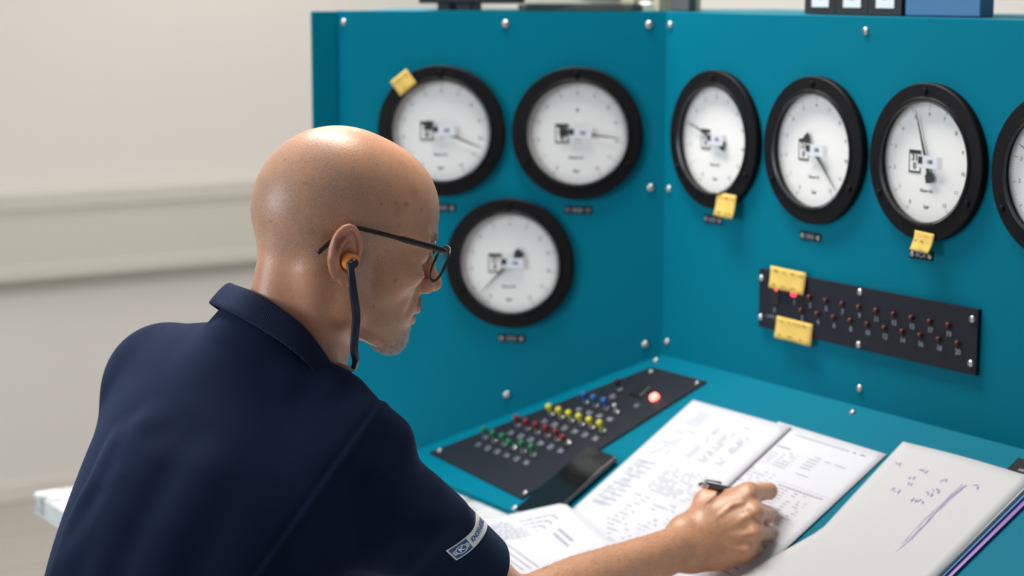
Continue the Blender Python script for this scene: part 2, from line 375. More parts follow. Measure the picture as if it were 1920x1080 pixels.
pm.poly_prism([(-.003, -.002), (-.012, -.0022), (-.017, -.0065), (-.0255, -.0070), (-.0262, .0), (-.0255, .0070), (-.017, .0065), (-.012, .0022), (-.003, .002)], .006, .0068)
pm.cyl(.0042, .0024, .0078, 16, .0006)
ptr = pm.mesh('pointer'); ptr.materials.append(PTR)
def textmesh(name, items, m):
    b = MB()
    for s, size, x, y, z in items:
        tv, tf = text_verts(s, size, bold=.00015); b.add(tv, tf, T(x, y, z))
    me = b.mesh(name); me.materials.append(m); return me
legend = textmesh('dial_legend', (('Klasse 0,6', .0054, -.002, -.036, .0025), ('bar', .0075, -.001, -.0560, .0025)), mat('legend_grey', (.10, .10, .11), .7))
stk = MB().box(-.0335, -.0130, -.0150, .0140, .0023, .0027).mesh('serial_sticker'); stk.materials.append(DIAL)
stkp = textmesh('sticker_print', (('0310', .0080, 0, 0, 0),), INK)
sb = MB(); sb.box(-.0335, -.0130, .0090, .0140, .0027, .0030); sb.box(-.0335, -.0130, -.0150, -.0125, .0027, .0030); sb.box(-.0335, -.0320, -.0125, .009, .0027, .0030); sb.box(-.0145, -.0130, -.0125, .009, .0027, .0030)
for p in stkp.vertices: pass
tv, tf = text_verts('31', .0115, bold=.0004); sb.add(tv, tf, T(-.0232, .0040, .0030)); tv, tf = text_verts('0', .0115, bold=.0004); sb.add(tv, tf, T(-.0232, -.0065, .0030))
stkp = sb.mesh('sticker_print'); stkp.materials.append(INK)
tg = MB().box(-.0120, .0225, -.0070, .0085, .0084, .0088).mesh('dial_tag'); tg.materials.append(mat('tag_white', (.72, .74, .82), .5))
tb = MB(); tb.box(-.0115, -.004, -.002, .0070, .0088, .0091); tv, tf = text_verts('188', .0070, bold=.0001); tb.add(tv, tf, T(.0085, .001, .0091))
tgp = tb.mesh('tag_print'); tgp.materials.append(INK)
def gauge(F_, u, v, angle, label, extra=False):
    M = F_ @ T(u, v, 0)
    o = tag(empty('pressure_gauge', M), label, 'gauge', 'round pressure gauges on the console')
    share('bezel', bez, o, M); share('inner_ring', rim, o, M); share('dial_face', dial, o, M); share('scale_ticks', tickm, o, M); share('scale_numerals', NUM, o, M)
    share('dial_legend', legend, o, M)
    s = share('serial_sticker', stk, o, M); share('sticker_print', stkp, s, M)
    share('pointer', ptr, o, M @ rotz(math.radians(angle)))
    t = share('dial_tag', tg, o, M); share('tag_print', tgp, t, M)
    for a in (90, 210, 330): share('bezel_screw', gsc, o, M @ rotz(math.radians(a)) @ T(.0885, 0, .0108))
    if extra: tv, tf = text_verts('+', .010, bold=.0003); MB().add(tv, tf, T(0, .034, .0025)).build('dial_mark', INK, o, M)
gauge(FA, -.3372, 1.2633, -22, 'round gauge on the wing panel partly hidden behind the man’s head'.replace('’', "'"))
gauge(FA, -.1293, 1.2628, -5, 'round gauge at the upper right of the wing panel, needle pointing right', True)
gauge(FA, -.2317, 1.0650, 226, 'single lower gauge on the wing panel, in front of the man\'s glasses')
gauge(FB, .1255, 1.2640, 160, 'gauge nearest the console corner on the front panel, yellow note on its lower rim')
gauge(FB, .3365, 1.2642, -47, 'second gauge from the corner on the front panel, needle pointing down to the right')
gauge(FB, .5460, 1.2645, 108, 'third gauge from the corner on the front panel, needle pointing up')
gauge(FB, .7560, 1.2645, 150, 'gauge cut off by the right edge of the picture')

# ------------------------------------------------------------------ sticky notes
def note(F_, c, w, h, rot, label, lift=.004, strokes=4, seed=1, w0=.0):
    rnd = random.Random(seed); nx, ny = 8, 6; v = []; f = []
    for j in range(ny + 1):
        for i in range(nx + 1):
            x = (i / nx - .5) * w; y = (j / ny - .5) * h; t = 1 - j / ny
            z = lift * t ** 2 + .0012 * math.sin(i * 1.1 + seed) * t
            v.append((x, y, z))
    for j in range(ny):
        for i in range(nx): k = j * (nx + 1) + i; f.append((k, k + 1, k + nx + 2, k + nx + 1))
    M = F_ @ T(c[0], c[1], w0) @ rotz(math.radians(rot))
    o = MB().add(v, f).build('sticky_note', NOTE, None, M, True); tag(o, label, 'note', 'yellow sticky notes on the console')
    md = o.modifiers.new('t', 'SOLIDIFY'); md.thickness = .0004
    b = MB()
    for k in range(strokes):
        y = h * (.30 - .62 * k / max(1, strokes - 1)) if strokes > 1 else 0; x = -w * .40
        while x < w * .34:
            l = rnd.uniform(.05, .16) * w; t = .5 - y / h; z = lift * t ** 2 + .0016 * t + .0006
            b.box(x, x + l, y - h * .016, y + h * .016 + rnd.uniform(0, .03) * h, z, z + .0002); x += l + rnd.uniform(.03, .22) * w
    b.build('handwriting', NOTEINK, o, M)
note(FA, (-.3928, 1.3357), .032, .027, 38, 'small yellow note stuck on the rim of the gauge above the man\'s head', .002, 2, 3, .0145)
note(FB, (.1635, 1.1745), .043, .033, -2, 'yellow note on the rim of the gauge nearest the corner', .006, 2, 4, .0128)
note(FB, (.5535, 1.1665), .034, .024, -3, 'small curled yellow note below the third front gauge', .008, 1, 5, .0128)
note(FB, (.2930, 1.0843), .073, .030, -1, 'yellow note on the upper edge of the black lamp panel', .003, 2, 6, .0085)
note(FB, (.3085, 1.0165), .074, .030, -1, 'yellow note on the lower edge of the black lamp panel', .003, 2, 7, .0085)

# ------------------------------------------------------------------ papers on the desk
def sheet(name, F_, fn, nu, nv, m, label, cat='paper', thick=.0003, group=None):
    v = []; f = []
    for j in range(nv + 1):
        for i in range(nu + 1): v.append(fn(i / nu, j / nv))
    for j in range(nv):
        for i in range(nu): k = j * (nu + 1) + i; f.append((k, k + 1, k + nu + 2, k + nu + 1))
    o = MB().add(v, f).build(name, m, None, F_, True); md = o.modifiers.new('t', 'SOLIDIFY'); md.thickness = thick; md.offset = -1
    return tag(o, label, cat, group)
def words(b, x0, x1, y, hgt, rnd, z, dens=.75):
    x = x0
    while x < x1:
        l = min(rnd.uniform(.003, .008), x1 - x)
        if rnd.random() < dens:
          hgt_ = hgt * .62; b.add([(x, y, z), (x + l, y, z), (x + l, y + hgt_, z), (x, y + hgt_, z)], [(0, 1, 2, 3)])
        x += l + .0012
def frame_lines(b, x0, x1, y0, y1, z, w=.0003):
    b.quad(x0, x1, y0, y0 + w, z).quad(x0, x1, y1 - w, y1, z).quad(x0, x0 + w, y0, y1, z).quad(x1 - w, x1, y0, y1, z)
# right sheet (below)
rnd = random.Random(3)
RS = FD @ T(.3345, -.064, .0008) @ rotz(math.radians(-0.8))
def fr(a, b): return (a * .2115, -b * .297, .0006 + .006 * max(0, a - .72) ** 1.6 * 3 * max(0, b - .15))
osr = sheet('printed_sheet', RS, fr, 14, 14, PAPER, 'right-hand printed sheet under the pen hand, tables and text', group='printed sheets on the desk')
b = MB(); bd = MB(); z = .0013
words(b, .05, .155, -.014, .0022, rnd, z, .9); words(bd, .155, .185, -.014, .0022, rnd, z, .9)
words(bd, .040, .066, -.040, .0022, rnd, z, 1)
for k in range(6): words(b, .040, .054, -.048 - k * .005, .0016, rnd, z, .6); words(b, .062, .088, -.046 - k * .0052, .0019, rnd, z, .95)
for k in range(5): words(b, .108, .128, -.040 - k * .0055, .0019, rnd, z, .95)
words(b, .135, .175, -.042, .0019, rnd, z, .8); words(b, .112, .135, -.074, .0019, rnd, z, .9)
for k in range(5): words(b, .036, .085, -.088 - k * .006, .0018, rnd, z, .7)
bx = (.100, .196); 
for k in range(9): words(bd if k == 0 else b, .104, .190 if k == 0 else .128, -.100 - k * .0052, .0020, rnd, z, .95); words(b, .140, .147, -.105 - k * .0052, .002, rnd, z, .8); words(b, .158, .176, -.105 - k * .0052, .002, rnd, z, .6)
frame_lines(b, .098, .198, -.152, -.094, z)
for k in range(4): frame_lines(b, .036, .198, -.170 - k * .012, -.158 - k * .012, z, .0002)
for k in range(7): words(bd, .150, .185, -.186 - k * .011, .0024, rnd, z, .5); words(b, .05, .14, -.186 - k * .011, .0020, rnd, z, .5)
b.build('printed_text', PRINT, osr, RS); bd.build('printed_heading', PRINTD, osr, RS)
# left sheet, overlapping it
LS = FD @ T(.1565, -.070, .0022) @ rotz(math.radians(0.4))
def fl_(a, b): return (a * .2115, -b * .297, .0008 + .0015 * math.sin(a * 3) * b + .006 * max(0, b - .8) * b)
osl = sheet('printed_sheet', LS, fl_, 10, 12, PAPER, 'left-hand printed sheet on the desk beside the switch panel', group='printed sheets on the desk')
b = MB(); z = .0034
for k in range(5): words(b, .030, .062, -.020 - k * .0062, .0020, rnd, z, .9)
words(b, .105, .150, -.024, .0016, rnd, z, .9); words(b, .032, .07, -.058, .002, rnd, z, .9); words(b, .03, .05, -.064, .002, rnd, z, .9)
for k in range(7): words(b, .018, .060, -.075 - k * .0062, .0018, rnd, z, .8)
for k in range(14): words(b, .092, .104, -.040 - k * .0046, .0018, rnd, z, .9); words(b, .118, .136, -.040 - k * .0046, .0018, rnd, z, .8); words(b, .150, .166, -.040 - k * .0046, .0018, rnd, z, .6)
frame_lines(b, .086, .176, -.108, -.034, z, .0002)
frame_lines(b, .080, .185, -.178, -.118, z, .0002)
for k in range(11): words(b, .084, .18, -.124 - k * .0048, .0015, rnd, z, .55)
for k in range(10): words(b, .018, .06, -.130 - k * .0098, .0024, rnd, z, .9); words(b, .018, .05, -.134 - k * .0098, .0018, rnd, z, .7)
for k in range(12): words(b, .075, .18, -.186 - k * .0075, .0016, rnd, z, .35)
b.build('printed_text', PRINT, osl, LS)
MB().box(.2095, .2112, -.290, -.002, .0028, .0031).build('seam_shadow_strip', mat('seam_shadow_grey', (.35, .30, .34), .7), osl, LS)  # shadow line where the left sheet overlaps the right, drawn as a grey strip
# front sheet lying on the bench and running up onto the desk edge
def ff(a, b):
    x = .026 + a * .292 + b * .03; y = -.352 + .075 * min(1, a / .42) - max(0, a - .42) * .05 - b * .205
    zz = ZB + .0012 + .003 * math.sin(a * 5) * (1 - b) + .012 * max(0, 1 - b * 3) * a
    return (x, y, max(zz, ZC + SL * y + .0165))
osf = sheet('printed_sheet', Matrix.Identity(4), ff, 20, 14, PAPER, 'curled printed sheet on the bench in front of the man\'s sleeve', group='printed sheets on the desk')
b = MB()
def fw_(x0, x1, y, h):
    x = x0
    while x < x1:
        l = min(rnd.uniform(.012, .035), x1 - x); P = [ff(x, y), ff(x + l, y), ff(x + l, y + h), ff(x, y + h)]
        b.add([(p[0], p[1], p[2] + .0007) for p in P], [(0, 3, 2, 1)]); x += l + .007
for k in range(9): fw_(.18, .48 - .01 * k, .10 + k * .045, .012)
fw_(.54, .70, .14, .016); fw_(.54, .70, .18, .016); fw_(.54, .64, .22, .012)
for k in range(6): fw_(.2, .8, .52 + k * .06, .010)
b.build('printed_text', PRINT, osf)

# note pad on a purple folder
NP = FD @ T(.5610, -.047, 0)
fo = tag(MB().box(.012, .229, -.300, .004, .0006, .0030, .0008).build('plastic_folder', mat('folder_purple', (0.10, 0.05, 0.28), 0.3), None, NP @ rotz(math.radians(-1.5))), 'purple plastic folder under the handwritten note pad', 'folder')
MB().box(.216, .2295, -.300, .004, .0031, .0036, .0003).build('folder_flap', mat('folder_violet', (0.24, 0.12, 0.40), 0.3), fo, NP @ rotz(math.radians(-1.5)))
pad = tag(empty('note_pad', NP), 'thick white note pad with blue handwriting at the right of the desk', 'note pad')
MB().box(.015, .222, -.298, .0015, .0046, .0062, .0003).build('blue_cover', mat('cover_blue', (0.03, 0.16, 0.42), 0.4), pad, NP @ rotz(math.radians(-1.0)))
MB().box(.014, .217, -.297, -.0008, .0063, .0098, .0003).build('page_block', mat('page_edges', (0.62, 0.60, 0.55), 0.8), pad, NP @ rotz(math.radians(-0.6)))
def fp_(a, b):
    x = a * .2145; y = -b * .297; t = max(0., b - .58) / .42
    x += (1 - a) * (.016 * min(1, b / .55) - .045 * t)
    return (x, y, .0102 + .003 * (1 - a) * math.sin(b * 2.5) + .006 * (1 - a) ** 2 * t + .003 * math.sin(a * 3.1))
pv = []; pf = []
for j in range(19):
    for i in range(15): pv.append(fp_(i / 14, j / 18))
for j in range(18):
    for i in range(14): k = j * 15 + i; pf.append((k, k + 1, k + 16, k + 15))
o = MB().add(pv, pf).build('top_page', PADP, pad, NP, True); md = o.modifiers.new('t', 'SOLIDIFY'); md.thickness = .0004; md.offset = -1
hw = MB()
def stroke(P, w=.0006):
    for (a, b), (c, d) in zip(P, P[1:]):
        p = Vector(fp_(a, b)); q_ = Vector(fp_(c, d)); t = (q_ - p); n = Vector((-t.y, t.x, 0)).normalized() * w; up = Vector((0, 0, .0007))
        hw.add([p - n + up, q_ - n + up, q_ + n + up, p + n + up], [(0, 1, 2, 3)])
for (a, b, n) in ((.10, .13, 2), (.30, .13, 3), (.28, .18, 2), (.30, .22, 2), (.24, .27, 3), (.50, .15, 2), (.50, .21, 3), (.47, .24, 3), (.43, .29, 4), (.72, .13, 2)):
    for k in range(n):
        c = a + k * .026; stroke([(c + rnd.uniform(-.012, .012), b + rnd.uniform(-.014, .014)) for _ in range(5)], .00035)
for k in range(7): stroke([(.66 + rnd.uniform(-.022, .022) - t * .07 + .05 * t * t, .14 + t * (.30 + .02 * k)) for t in (0, .2, .4, .6, .8, 1)], .00022)
hw.build('handwriting', PENBLUE, o, NP)

# ------------------------------------------------------------------ phone
PH = FD @ T(.109, -.268, .0030) @ rotz(math.radians(-1.0))
ph = tag(empty('smartphone', PH), 'black smartphone lying face up between switch panel and papers', 'phone')
MB().box(-.0355, .0355, -.089, .056, .0005, .0085, .0025).build('phone_body', PHONESIDE, ph, PH)
MB().box(-.0345, .0345, -.088, .055, .0085, .0092, .0003).build('screen', GLASSB, ph, PH)

# ------------------------------------------------------------------ things standing on the console top
def solid(col, n, r=.5): return mat(n, col, r)
BK = solid((0.016, 0.016, 0.018), 'binder_black', .5)
e = tag(empty('black_monitor', T(-.15, -.29, ZT)), 'black flat device on two short feet, leftmost on the console', 'device')
DV = FA @ T(-.312, ZT, -.10)
MB().box(-.080, .080, .0105, .075, -.10, .03, .003).build('device_body', BK, e, DV)
for x in (-.040, -.008): MB().box(x - .010, x + .010, 0.0, .0105, -.05, .028, .001).build('foot', BK, e, DV)
bc = [((.055, .058, .050), 'dark green'), ((.62, .55, .42), 'cream'), ((.25, .08, .05), 'brown'), ((.55, .5, .4), 'sand')]
DM = FA @ T(-.138, ZT, -.09)
zz = 0
for k, (c, nm) in enumerate(bc):
    h = (.010, .009, .006, .012)[k]; w = (.088, .082, .07, .06)[k]
    o = MB().box(-w, w, zz, zz + h, -.08, .055, .0015).build('paper_stack', solid(c, 'stack_%d' % k, .7), None, DM @ Matrix.Rotation(math.radians((-3, 4, -6, 2)[k]), 4, 'Y'))
    tag(o, ('dark green folder lying at the bottom of the pile on the console', 'cream booklet lying on the dark green folder', 'brown booklet lying on the cream booklet', 'sand coloured notepad on top of the pile')[k], 'booklet', 'pile on the console top'); zz += h
JC = T(-.112, .055, ZT)
o = tag(MB().lathe([(.020, 0), (.020, .010), (.017, .014), (.019, .02), (.019, .06)], 24, None, True, True).build('glass_jar', mat('jar_glass', (.62, .63, .58), .15, spec=.7), None, JC, True, 35), 'pale glass jar beside the pile of booklets', 'jar')
o = tag(MB().box(-.006, .006, -.04, .04, 0, .10, .001).build('wooden_board', solid((.62, .52, .36), 'pale_wood', .7), None, T(-.075, .080, ZT) @ rotz(math.radians(0))), 'thin pale wooden board standing beside a grey box', 'board')
e = tag(empty('grey_box', T(-.03, .08, ZT)), 'small dark grey box near the console corner', 'box')
MB().box(-.052, -.010, .05, .065, ZT, ZT + .07, .002).build('box_body', solid((.09, .09, .10), 'grey_card', .6), e)
MB().box(-.054, -.008, .048, .067, ZT + .0702, ZT + .085, .002).build('box_lid', solid((.07, .07, .08), 'grey_lid', .6), e)
for k in range(3):
    x0 = .2475 + k * .0628
    e = tag(empty('ring_binder', T(x0 + .032, .07, ZT)), ('black ring binder with white spine label, nearest the grey box', 'black ring binder in the middle of the row of three', 'black ring binder standing against the blue folder')[k], 'binder', 'black ring binders on the console')
    MB().box(x0, x0 + .062, .050, .053, ZT + .0002, ZT + .315, .001).build('spine', BK, e)
    for xx in (x0, x0 + .0595): MB().box(xx, xx + .0025, .0531, .085, ZT + .0002, ZT + .315, .001).build('cover', BK, e)
    l = MB().box(x0 + .016, x0 + .050, .0490, .0499, ZT + .010, ZT + .034).build('spine_label', mat('label_white', (.75, .75, .78), .6), e)
    tv, tf = text_verts('127'[k], .014, bold=.0003); MB().add(tv, tf).build('lettering', FAINT, l, basis((x0 + .033, .0488, ZT + .024), (1, 0, 0), (0, 0, 1), (0, -1, 0)))
    MB().box(x0 + .006, x0 + .056, .058, .082, ZT + .004, ZT + .300).build('page_stack', PADP, e)
e = tag(empty('blue_box_file', T(.506, .1, ZT)), 'blue cardboard box file beside the black binders', 'box file')
MBF = T(.506, .056, ZT) @ rotz(math.radians(10))
BLUE = mat('blue_card', (0.030, 0.155, 0.335), .45)
MB().box(-.060, .054, 0, .03, .0005, .070, .002).build('box_body', BLUE, e, MBF)
MB().box(-.061, .055, -.002, .032, .0705, .10, .002).build('box_lid', BLUE, e, MBF)

# ------------------------------------------------------------------ person: implicit surfaces turned into meshes
def at(px, py, d): return CAM + (FW + RT * (px - 960) / F - UP * (py - 540) / F) * d
def projv(P):
    q = P - CAM; z = q @ FW
    return np.stack([960 + F * (q @ RT) / z, 540 - F * (q @ UP) / z], -1)
def vec(*a): return np.array(a, np.float32)
def ell(p, c, r, R=None):
    q = p - vec(*c)
    if R is not None: q = q @ R.astype(np.float32)
    r = vec(*r); k0 = np.sqrt(((q / r) ** 2).sum(-1)); k1 = np.sqrt(((q / r ** 2) ** 2).sum(-1)) + 1e-9
    return k0 * (k0 - 1) / k1
def cone(p, a, b, ra, rb):
    a = vec(*a); b = vec(*b); d = b - a; t = np.clip(((p - a) @ d) / float(d @ d), 0, 1)
    q = p - a - t[:, None] * d
    return np.sqrt((q * q).sum(-1)) - (ra + (rb - ra) * t)
def smin(a, b, k):
    h = np.clip(0.5 + 0.5 * (b - a) / k, 0, 1); return b + (a - b) * h - k * h * (1 - h)
def smax(a, b, k): return -smin(-a, -b, k)
def chain(p, pts, rads, k=None):
    d = None
    for i in range(len(pts) - 1):
        e_ = cone(p, pts[i], pts[i + 1], rads[i], rads[i + 1]); d = e_ if d is None else (np.minimum(d, e_) if k is None else smin(d, e_, k))
    return d
def sstep(x, a, b): t = np.clip((x - a) / (b - a), 0, 1); return t * t * (3 - 2 * t)
def polygonise(f, lo, hi, h, newton=2):
    lo = np.array(lo, float); hi = np.array(hi, float); B = 6
    n = (np.ceil((hi - lo) / (h * B)).astype(int)) * B + 1
    nb = (n - 1) // B
    g = [lo[i] + (np.arange(nb[i]) + .5) * B * h for i in range(3)]
    cc = np.stack(np.meshgrid(*g, indexing='ij'), -1).reshape(-1, 3).astype(np.float32)
    cv = f(cc).reshape(nb); near = np.abs(cv) < B * h * 1.35
    D = np.ones(n, np.float32); 
    big = np.repeat(np.repeat(np.repeat(np.sign(cv), B, 0), B, 1), B, 2).astype(np.float32); D[:-1, :-1, :-1] = big
    D[-1] = 1; D[:, -1] = 1; D[:, :, -1] = 1
    msk = np.zeros(n, bool); nn = np.repeat(np.repeat(np.repeat(near, B, 0), B, 1), B, 2)
    for a in (0, 1):
        for b in (0, 1):
            for c in (0, 1): msk[a:n[0] - 1 + a, b:n[1] - 1 + b, c:n[2] - 1 + c] |= nn
    idx = np.argwhere(msk); vals = np.empty(len(idx), np.float32)
    for s in range(0, len(idx), 400000): vals[s:s + 400000] = f((lo + idx[s:s + 400000] * h).astype(np.float32))
    D[msk] = vals
    ins = D < 0
    tot = np.zeros(np.array(n) - 1, np.int8)
    for a in (0, 1):
        for b in (0, 1):
            for c in (0, 1): tot += ins[a:n[0] - 1 + a, b:n[1] - 1 + b, c:n[2] - 1 + c]
    act = (tot > 0) & (tot < 8); cells = np.argwhere(act); vid = -np.ones(act.shape, np.int64); vid[act] = np.arange(len(cells))
    acc = np.zeros((len(cells), 3)); cnt = np.zeros(len(cells))
    corners = [(a, b, c) for a in (0, 1) for b in (0, 1) for c in (0, 1)]
    for c0 in corners:
        for ax in range(3):
            if c0[ax]: continue
            c1 = list(c0); c1[ax] = 1
            v0 = D[tuple((cells + c0).T)]; v1 = D[tuple((cells + c1).T)]; m = (v0 < 0) != (v1 < 0)
            t = np.where(m, v0 / np.where(v0 == v1, 1, v0 - v1), 0); pt = np.array(c0, float)[None] + np.zeros((len(cells), 3)); pt[:, ax] += t
            acc[m] += pt[m]; cnt[m] += 1
    V = lo + (cells + acc / cnt[:, None]) * h
    faces = []
    for ax in range(3):
        o1, o2 = [(1, 2), (2, 0), (0, 1)][ax]
        sl0 = [slice(None)] * 3; sl1 = [slice(None)] * 3; sl0[ax] = slice(0, n[ax] - 1); sl1[ax] = slice(1, n[ax])
        a_ = ins[tuple(sl0)]; b_ = ins[tuple(sl1)]; e_ = np.argwhere(a_ != b_)
        ok = (e_[:, o1] > 0) & (e_[:, o2] > 0) & (e_[:, o1] < n[o1] - 1) & (e_[:, o2] < n[o2] - 1); e_ = e_[ok]
        fl_ip = a_[tuple(e_.T)]
        q = []
        for (d1, d2) in ((-1, -1), (0, -1), (0, 0), (-1, 0)):
            c = e_.copy(); c[:, o1] += d1; c[:, o2] += d2; q.append(vid[tuple(c.T)])
        q = np.stack(q, 1); q[~fl_ip] = q[~fl_ip][:, ::-1]; faces.append(q)
    Fc = np.concatenate(faces); Fc = Fc[(Fc >= 0).all(1)]
    for _ in range(newton):
        e_ = h * .4; G = np.stack([f((V + d).astype(np.float32)) - f((V - d).astype(np.float32)) for d in np.eye(3) * e_], -1) / (2 * e_)
        g2 = np.maximum((G * G).sum(-1), .25); st = f(V.astype(np.float32))[:, None] * G / g2[:, None]
        ln = np.linalg.norm(st, axis=1, keepdims=True); V = V - st * np.minimum(1, .8 * h / np.maximum(ln, 1e-9))
    return V, Fc
def nmesh(name, V, Fc, m, smooth=True):
    me = bpy.data.meshes.new(name); me.from_pydata(V.tolist(), [], Fc.tolist()); me.update(); me.materials.append(m)
    if smooth: me.polygons.foreach_set('use_smooth', np.ones(len(me.polygons), bool))
    return me
def vnoise(p, s, seed=0):
    """cheap smooth value noise, about -1..1"""
    q = p * s + seed * 17.13; i = np.floor(q).astype(np.int64); fr_ = q - i; fr_ = fr_ * fr_ * (3 - 2 * fr_); out = 0
    for a in (0, 1):
        for b in (0, 1):
            for c in (0, 1):
                h_ = ((i[:, 0] + a) * 73856093 ^ (i[:, 1] + b) * 19349663 ^ (i[:, 2] + c) * 83492791) & 0xffff
                h_ = ((h_ * 2654435761) >> 8) & 0xffff
                w = (fr_[:, 0] if a else 1 - fr_[:, 0]) * (fr_[:, 1] if b else 1 - fr_[:, 1]) * (fr_[:, 2] if c else 1 - fr_[:, 2])
                out = out + w * (h_ / 32767.5 - 1)
    return out

# joints
SHR = np.array([.573, -.832, .986]); SHL = np.array([.230, -.900, 1.032])
ELR = np.array([.528, -.606, .782]); WRR = at(1285, 1022, 2.410)
NECKB = np.array([.432, -.850, 1.060])
HO = np.array([.456, -.782, 1.202])
hh, hp, hr = math.radians(72.6), math.radians(15.3), math.radians(0.5)
HR = np.array((Matrix.Rotation(hh, 3, 'Z') @ Matrix.Rotation(hp, 3, 'Y') @ Matrix.Rotation(hr, 3, 'X')))
def h2w(p): return HO + (HR @ (np.array(p, float) / 1000))
# --- head, in millimetres: x forward, y left, z up, origin between the ear canals
def head_sdf(q):
    ay = np.abs(q[:, 1]); s = np.stack([q[:, 0], ay, q[:, 2]], -1)
    d = ell(q, (-10, 0, 50), (91, 75, 82))
    d = smin(d, ell(q, (34, 0, 50), (63, 62, 66)), 22)
    d = smin(d, ell(q, (-42, 0, 32), (58, 64, 62)), 20)
    d = smin(d, ell(q, (40, 0, -12), (50, 56, 62)), 22)
    d = smin(d, ell(s, (60, 42, -4), (26, 22, 17)), 18)                 # cheek bones
    d = smin(d, cone(s, (2, 56, -8), (12, 50, -56), 15, 15), 18)        # ramus
    d = smin(d, cone(s, (12, 50, -56), (74, 16, -80), 15, 14), 16)      # jaw line
    d = smin(d, ell(q, (50, 0, -60), (42, 42, 26)), 16)
    d = smin(d, ell(q, (80, 0, -79), (13, 19, 14)), 12)                 # chin
    d = smin(d, ell(q, (76, 0, -38), (24, 30, 26)), 16)                 # upper jaw
    d = smin(d, cone(s, (89, 12, 38), (76, 44, 37), 8, 8), 12)          # brow
    d = smax(d, -ell(s, (98, 33, 19), (18, 19, 14)), 12)                # sockets
    d = smin(d, ell(s, (74, 33, 19), (15, 15.5, 14.5)), 4)              # eye balls and lids
    d = smin(d, cone(q, (92, 0, 26), (109, 0, -8), 6, 7.5), 9)          # nose
    d = smin(d, ell(q, (111, 0, -12), (9.5, 9, 8.5)), 6)
    d = smin(d, ell(s, (100, 11.5, -16), (10, 7, 8)), 5)
    d = smax(d, -ell(s, (104, 7, -25), (5, 3.2, 4)), 3)
    d = smax(d, -cone(s, (92, 22, -18), (86, 33, -44), 1.5, 2), 9)      # fold beside the mouth
    d = smin(d, ell(q, (95.5, 0, -43), (8, 19, 6)), 5)
    d = smin(d, ell(q, (93, 0, -55), (8.5, 18, 6.5)), 5)
    d = smax(d, -ell(q, (103, 0, -49.2), (13, 25, 1.4)), 3)
    # ear
    e = ear_sdf(s)
    return smin(d, e, 4)
def earpath():
    # helix outline from the root in front, over the top, down the back to the lobe   (x, out, z)
    return [(-2, 74, 3), (3, 77, 14), (3, 80, 24), (-5, 84, 31), (-15, 88, 32), (-24, 91, 25), (-28.5, 92, 13), (-28, 91, 0), (-24, 88, -11), (-18, 85, -20), (-11, 82, -27)]
def ear_sdf(s):
    E = np.array([[.90, .42, 0], [-.42, .90, 0], [0, 0, 1]])           # flares out towards the back
    q = s - vec(-11, 83, 3)
    # local frame: along ear (front-back) flared outward
    fb = vec(-.92, .39, 0); out = vec(.39, .92, 0)
    u = q @ fb; w = q @ out; z = q[:, 2]; L = np.stack([u, w, z], -1)
    a = math.radians(10); Lr = np.stack([u * math.cos(a) - z * math.sin(a), w, u * math.sin(a) + z * math.cos(a)], -1)
    d = ell(Lr, (0, -1.5, 2), (18.5, 4.6, 30))
    d = smin(d, ell(Lr, (-7, 0, -24), (8.5, 3.6, 10)), 5)               # lobe
    # helix rim
    t = []
    for k in range(15):
        an = math.radians(205 - k * 19.5); t.append((17.2 * -math.cos(an) * (1.0 if k < 11 else .94), 3.4 - .8 * (k > 10), 3 + 28.5 * math.sin(an)))
    t[0] = (-9, -1, -2)
    rim_ = chain(Lr, t, [2.2] + [3.3] * 9 + [3.0, 2.8, 2.6, 2.5, 2.4])
    d = smin(d, rim_, 2.6)
    anti = chain(Lr, [(-2, 1.2, 21), (5, 1.6, 12), (8.2, 1.6, 0), (5, 1.6, -12), (-2, 1.2, -17)], [1.8, 2.4, 2.6, 2.4, 2.2])
    d = smax(d, -ell(Lr, (4, 6.0, 13), (11.5, 8.2, 14)), 2.0)
    d = smin(d, anti, 2.5)
    d = smax(d, -ell(Lr, (-4, 5, -3), (10, 8.2, 14)), 2.5)               # concha
    d = smin(d, ell(Lr, (-13.5, .5, -4), (4, 3.6, 6.5)), 3)             # tragus
    return d
def head_world(p):
    q = ((p - HO.astype(np.float32)) @ HR.astype(np.float32)) * 1000
    return head_sdf(q) / 1000
NK0 = h2w((-24, 0, -28)); NK1 = NECKB
def neck_sdf(p):
    d = cone(p, NK0, NK1, .056, .052)
    d = smin(d, cone(p, h2w((2, 0, -52)), at(575, 745, 2.16), .032, .036), .03)   # throat
    d = smin(d, cone(p, h2w((-30, -52, -22)), at(606, 715, 2.10), .013, .016), .034)  # neck muscles
    d = smin(d, cone(p, h2w((-62, -20, -10)), at(512, 620, 2.09), .022, .024), .02)
    return d
def skin_head(p):
    d = smin(head_world(p), neck_sdf(p), .016)
    return d
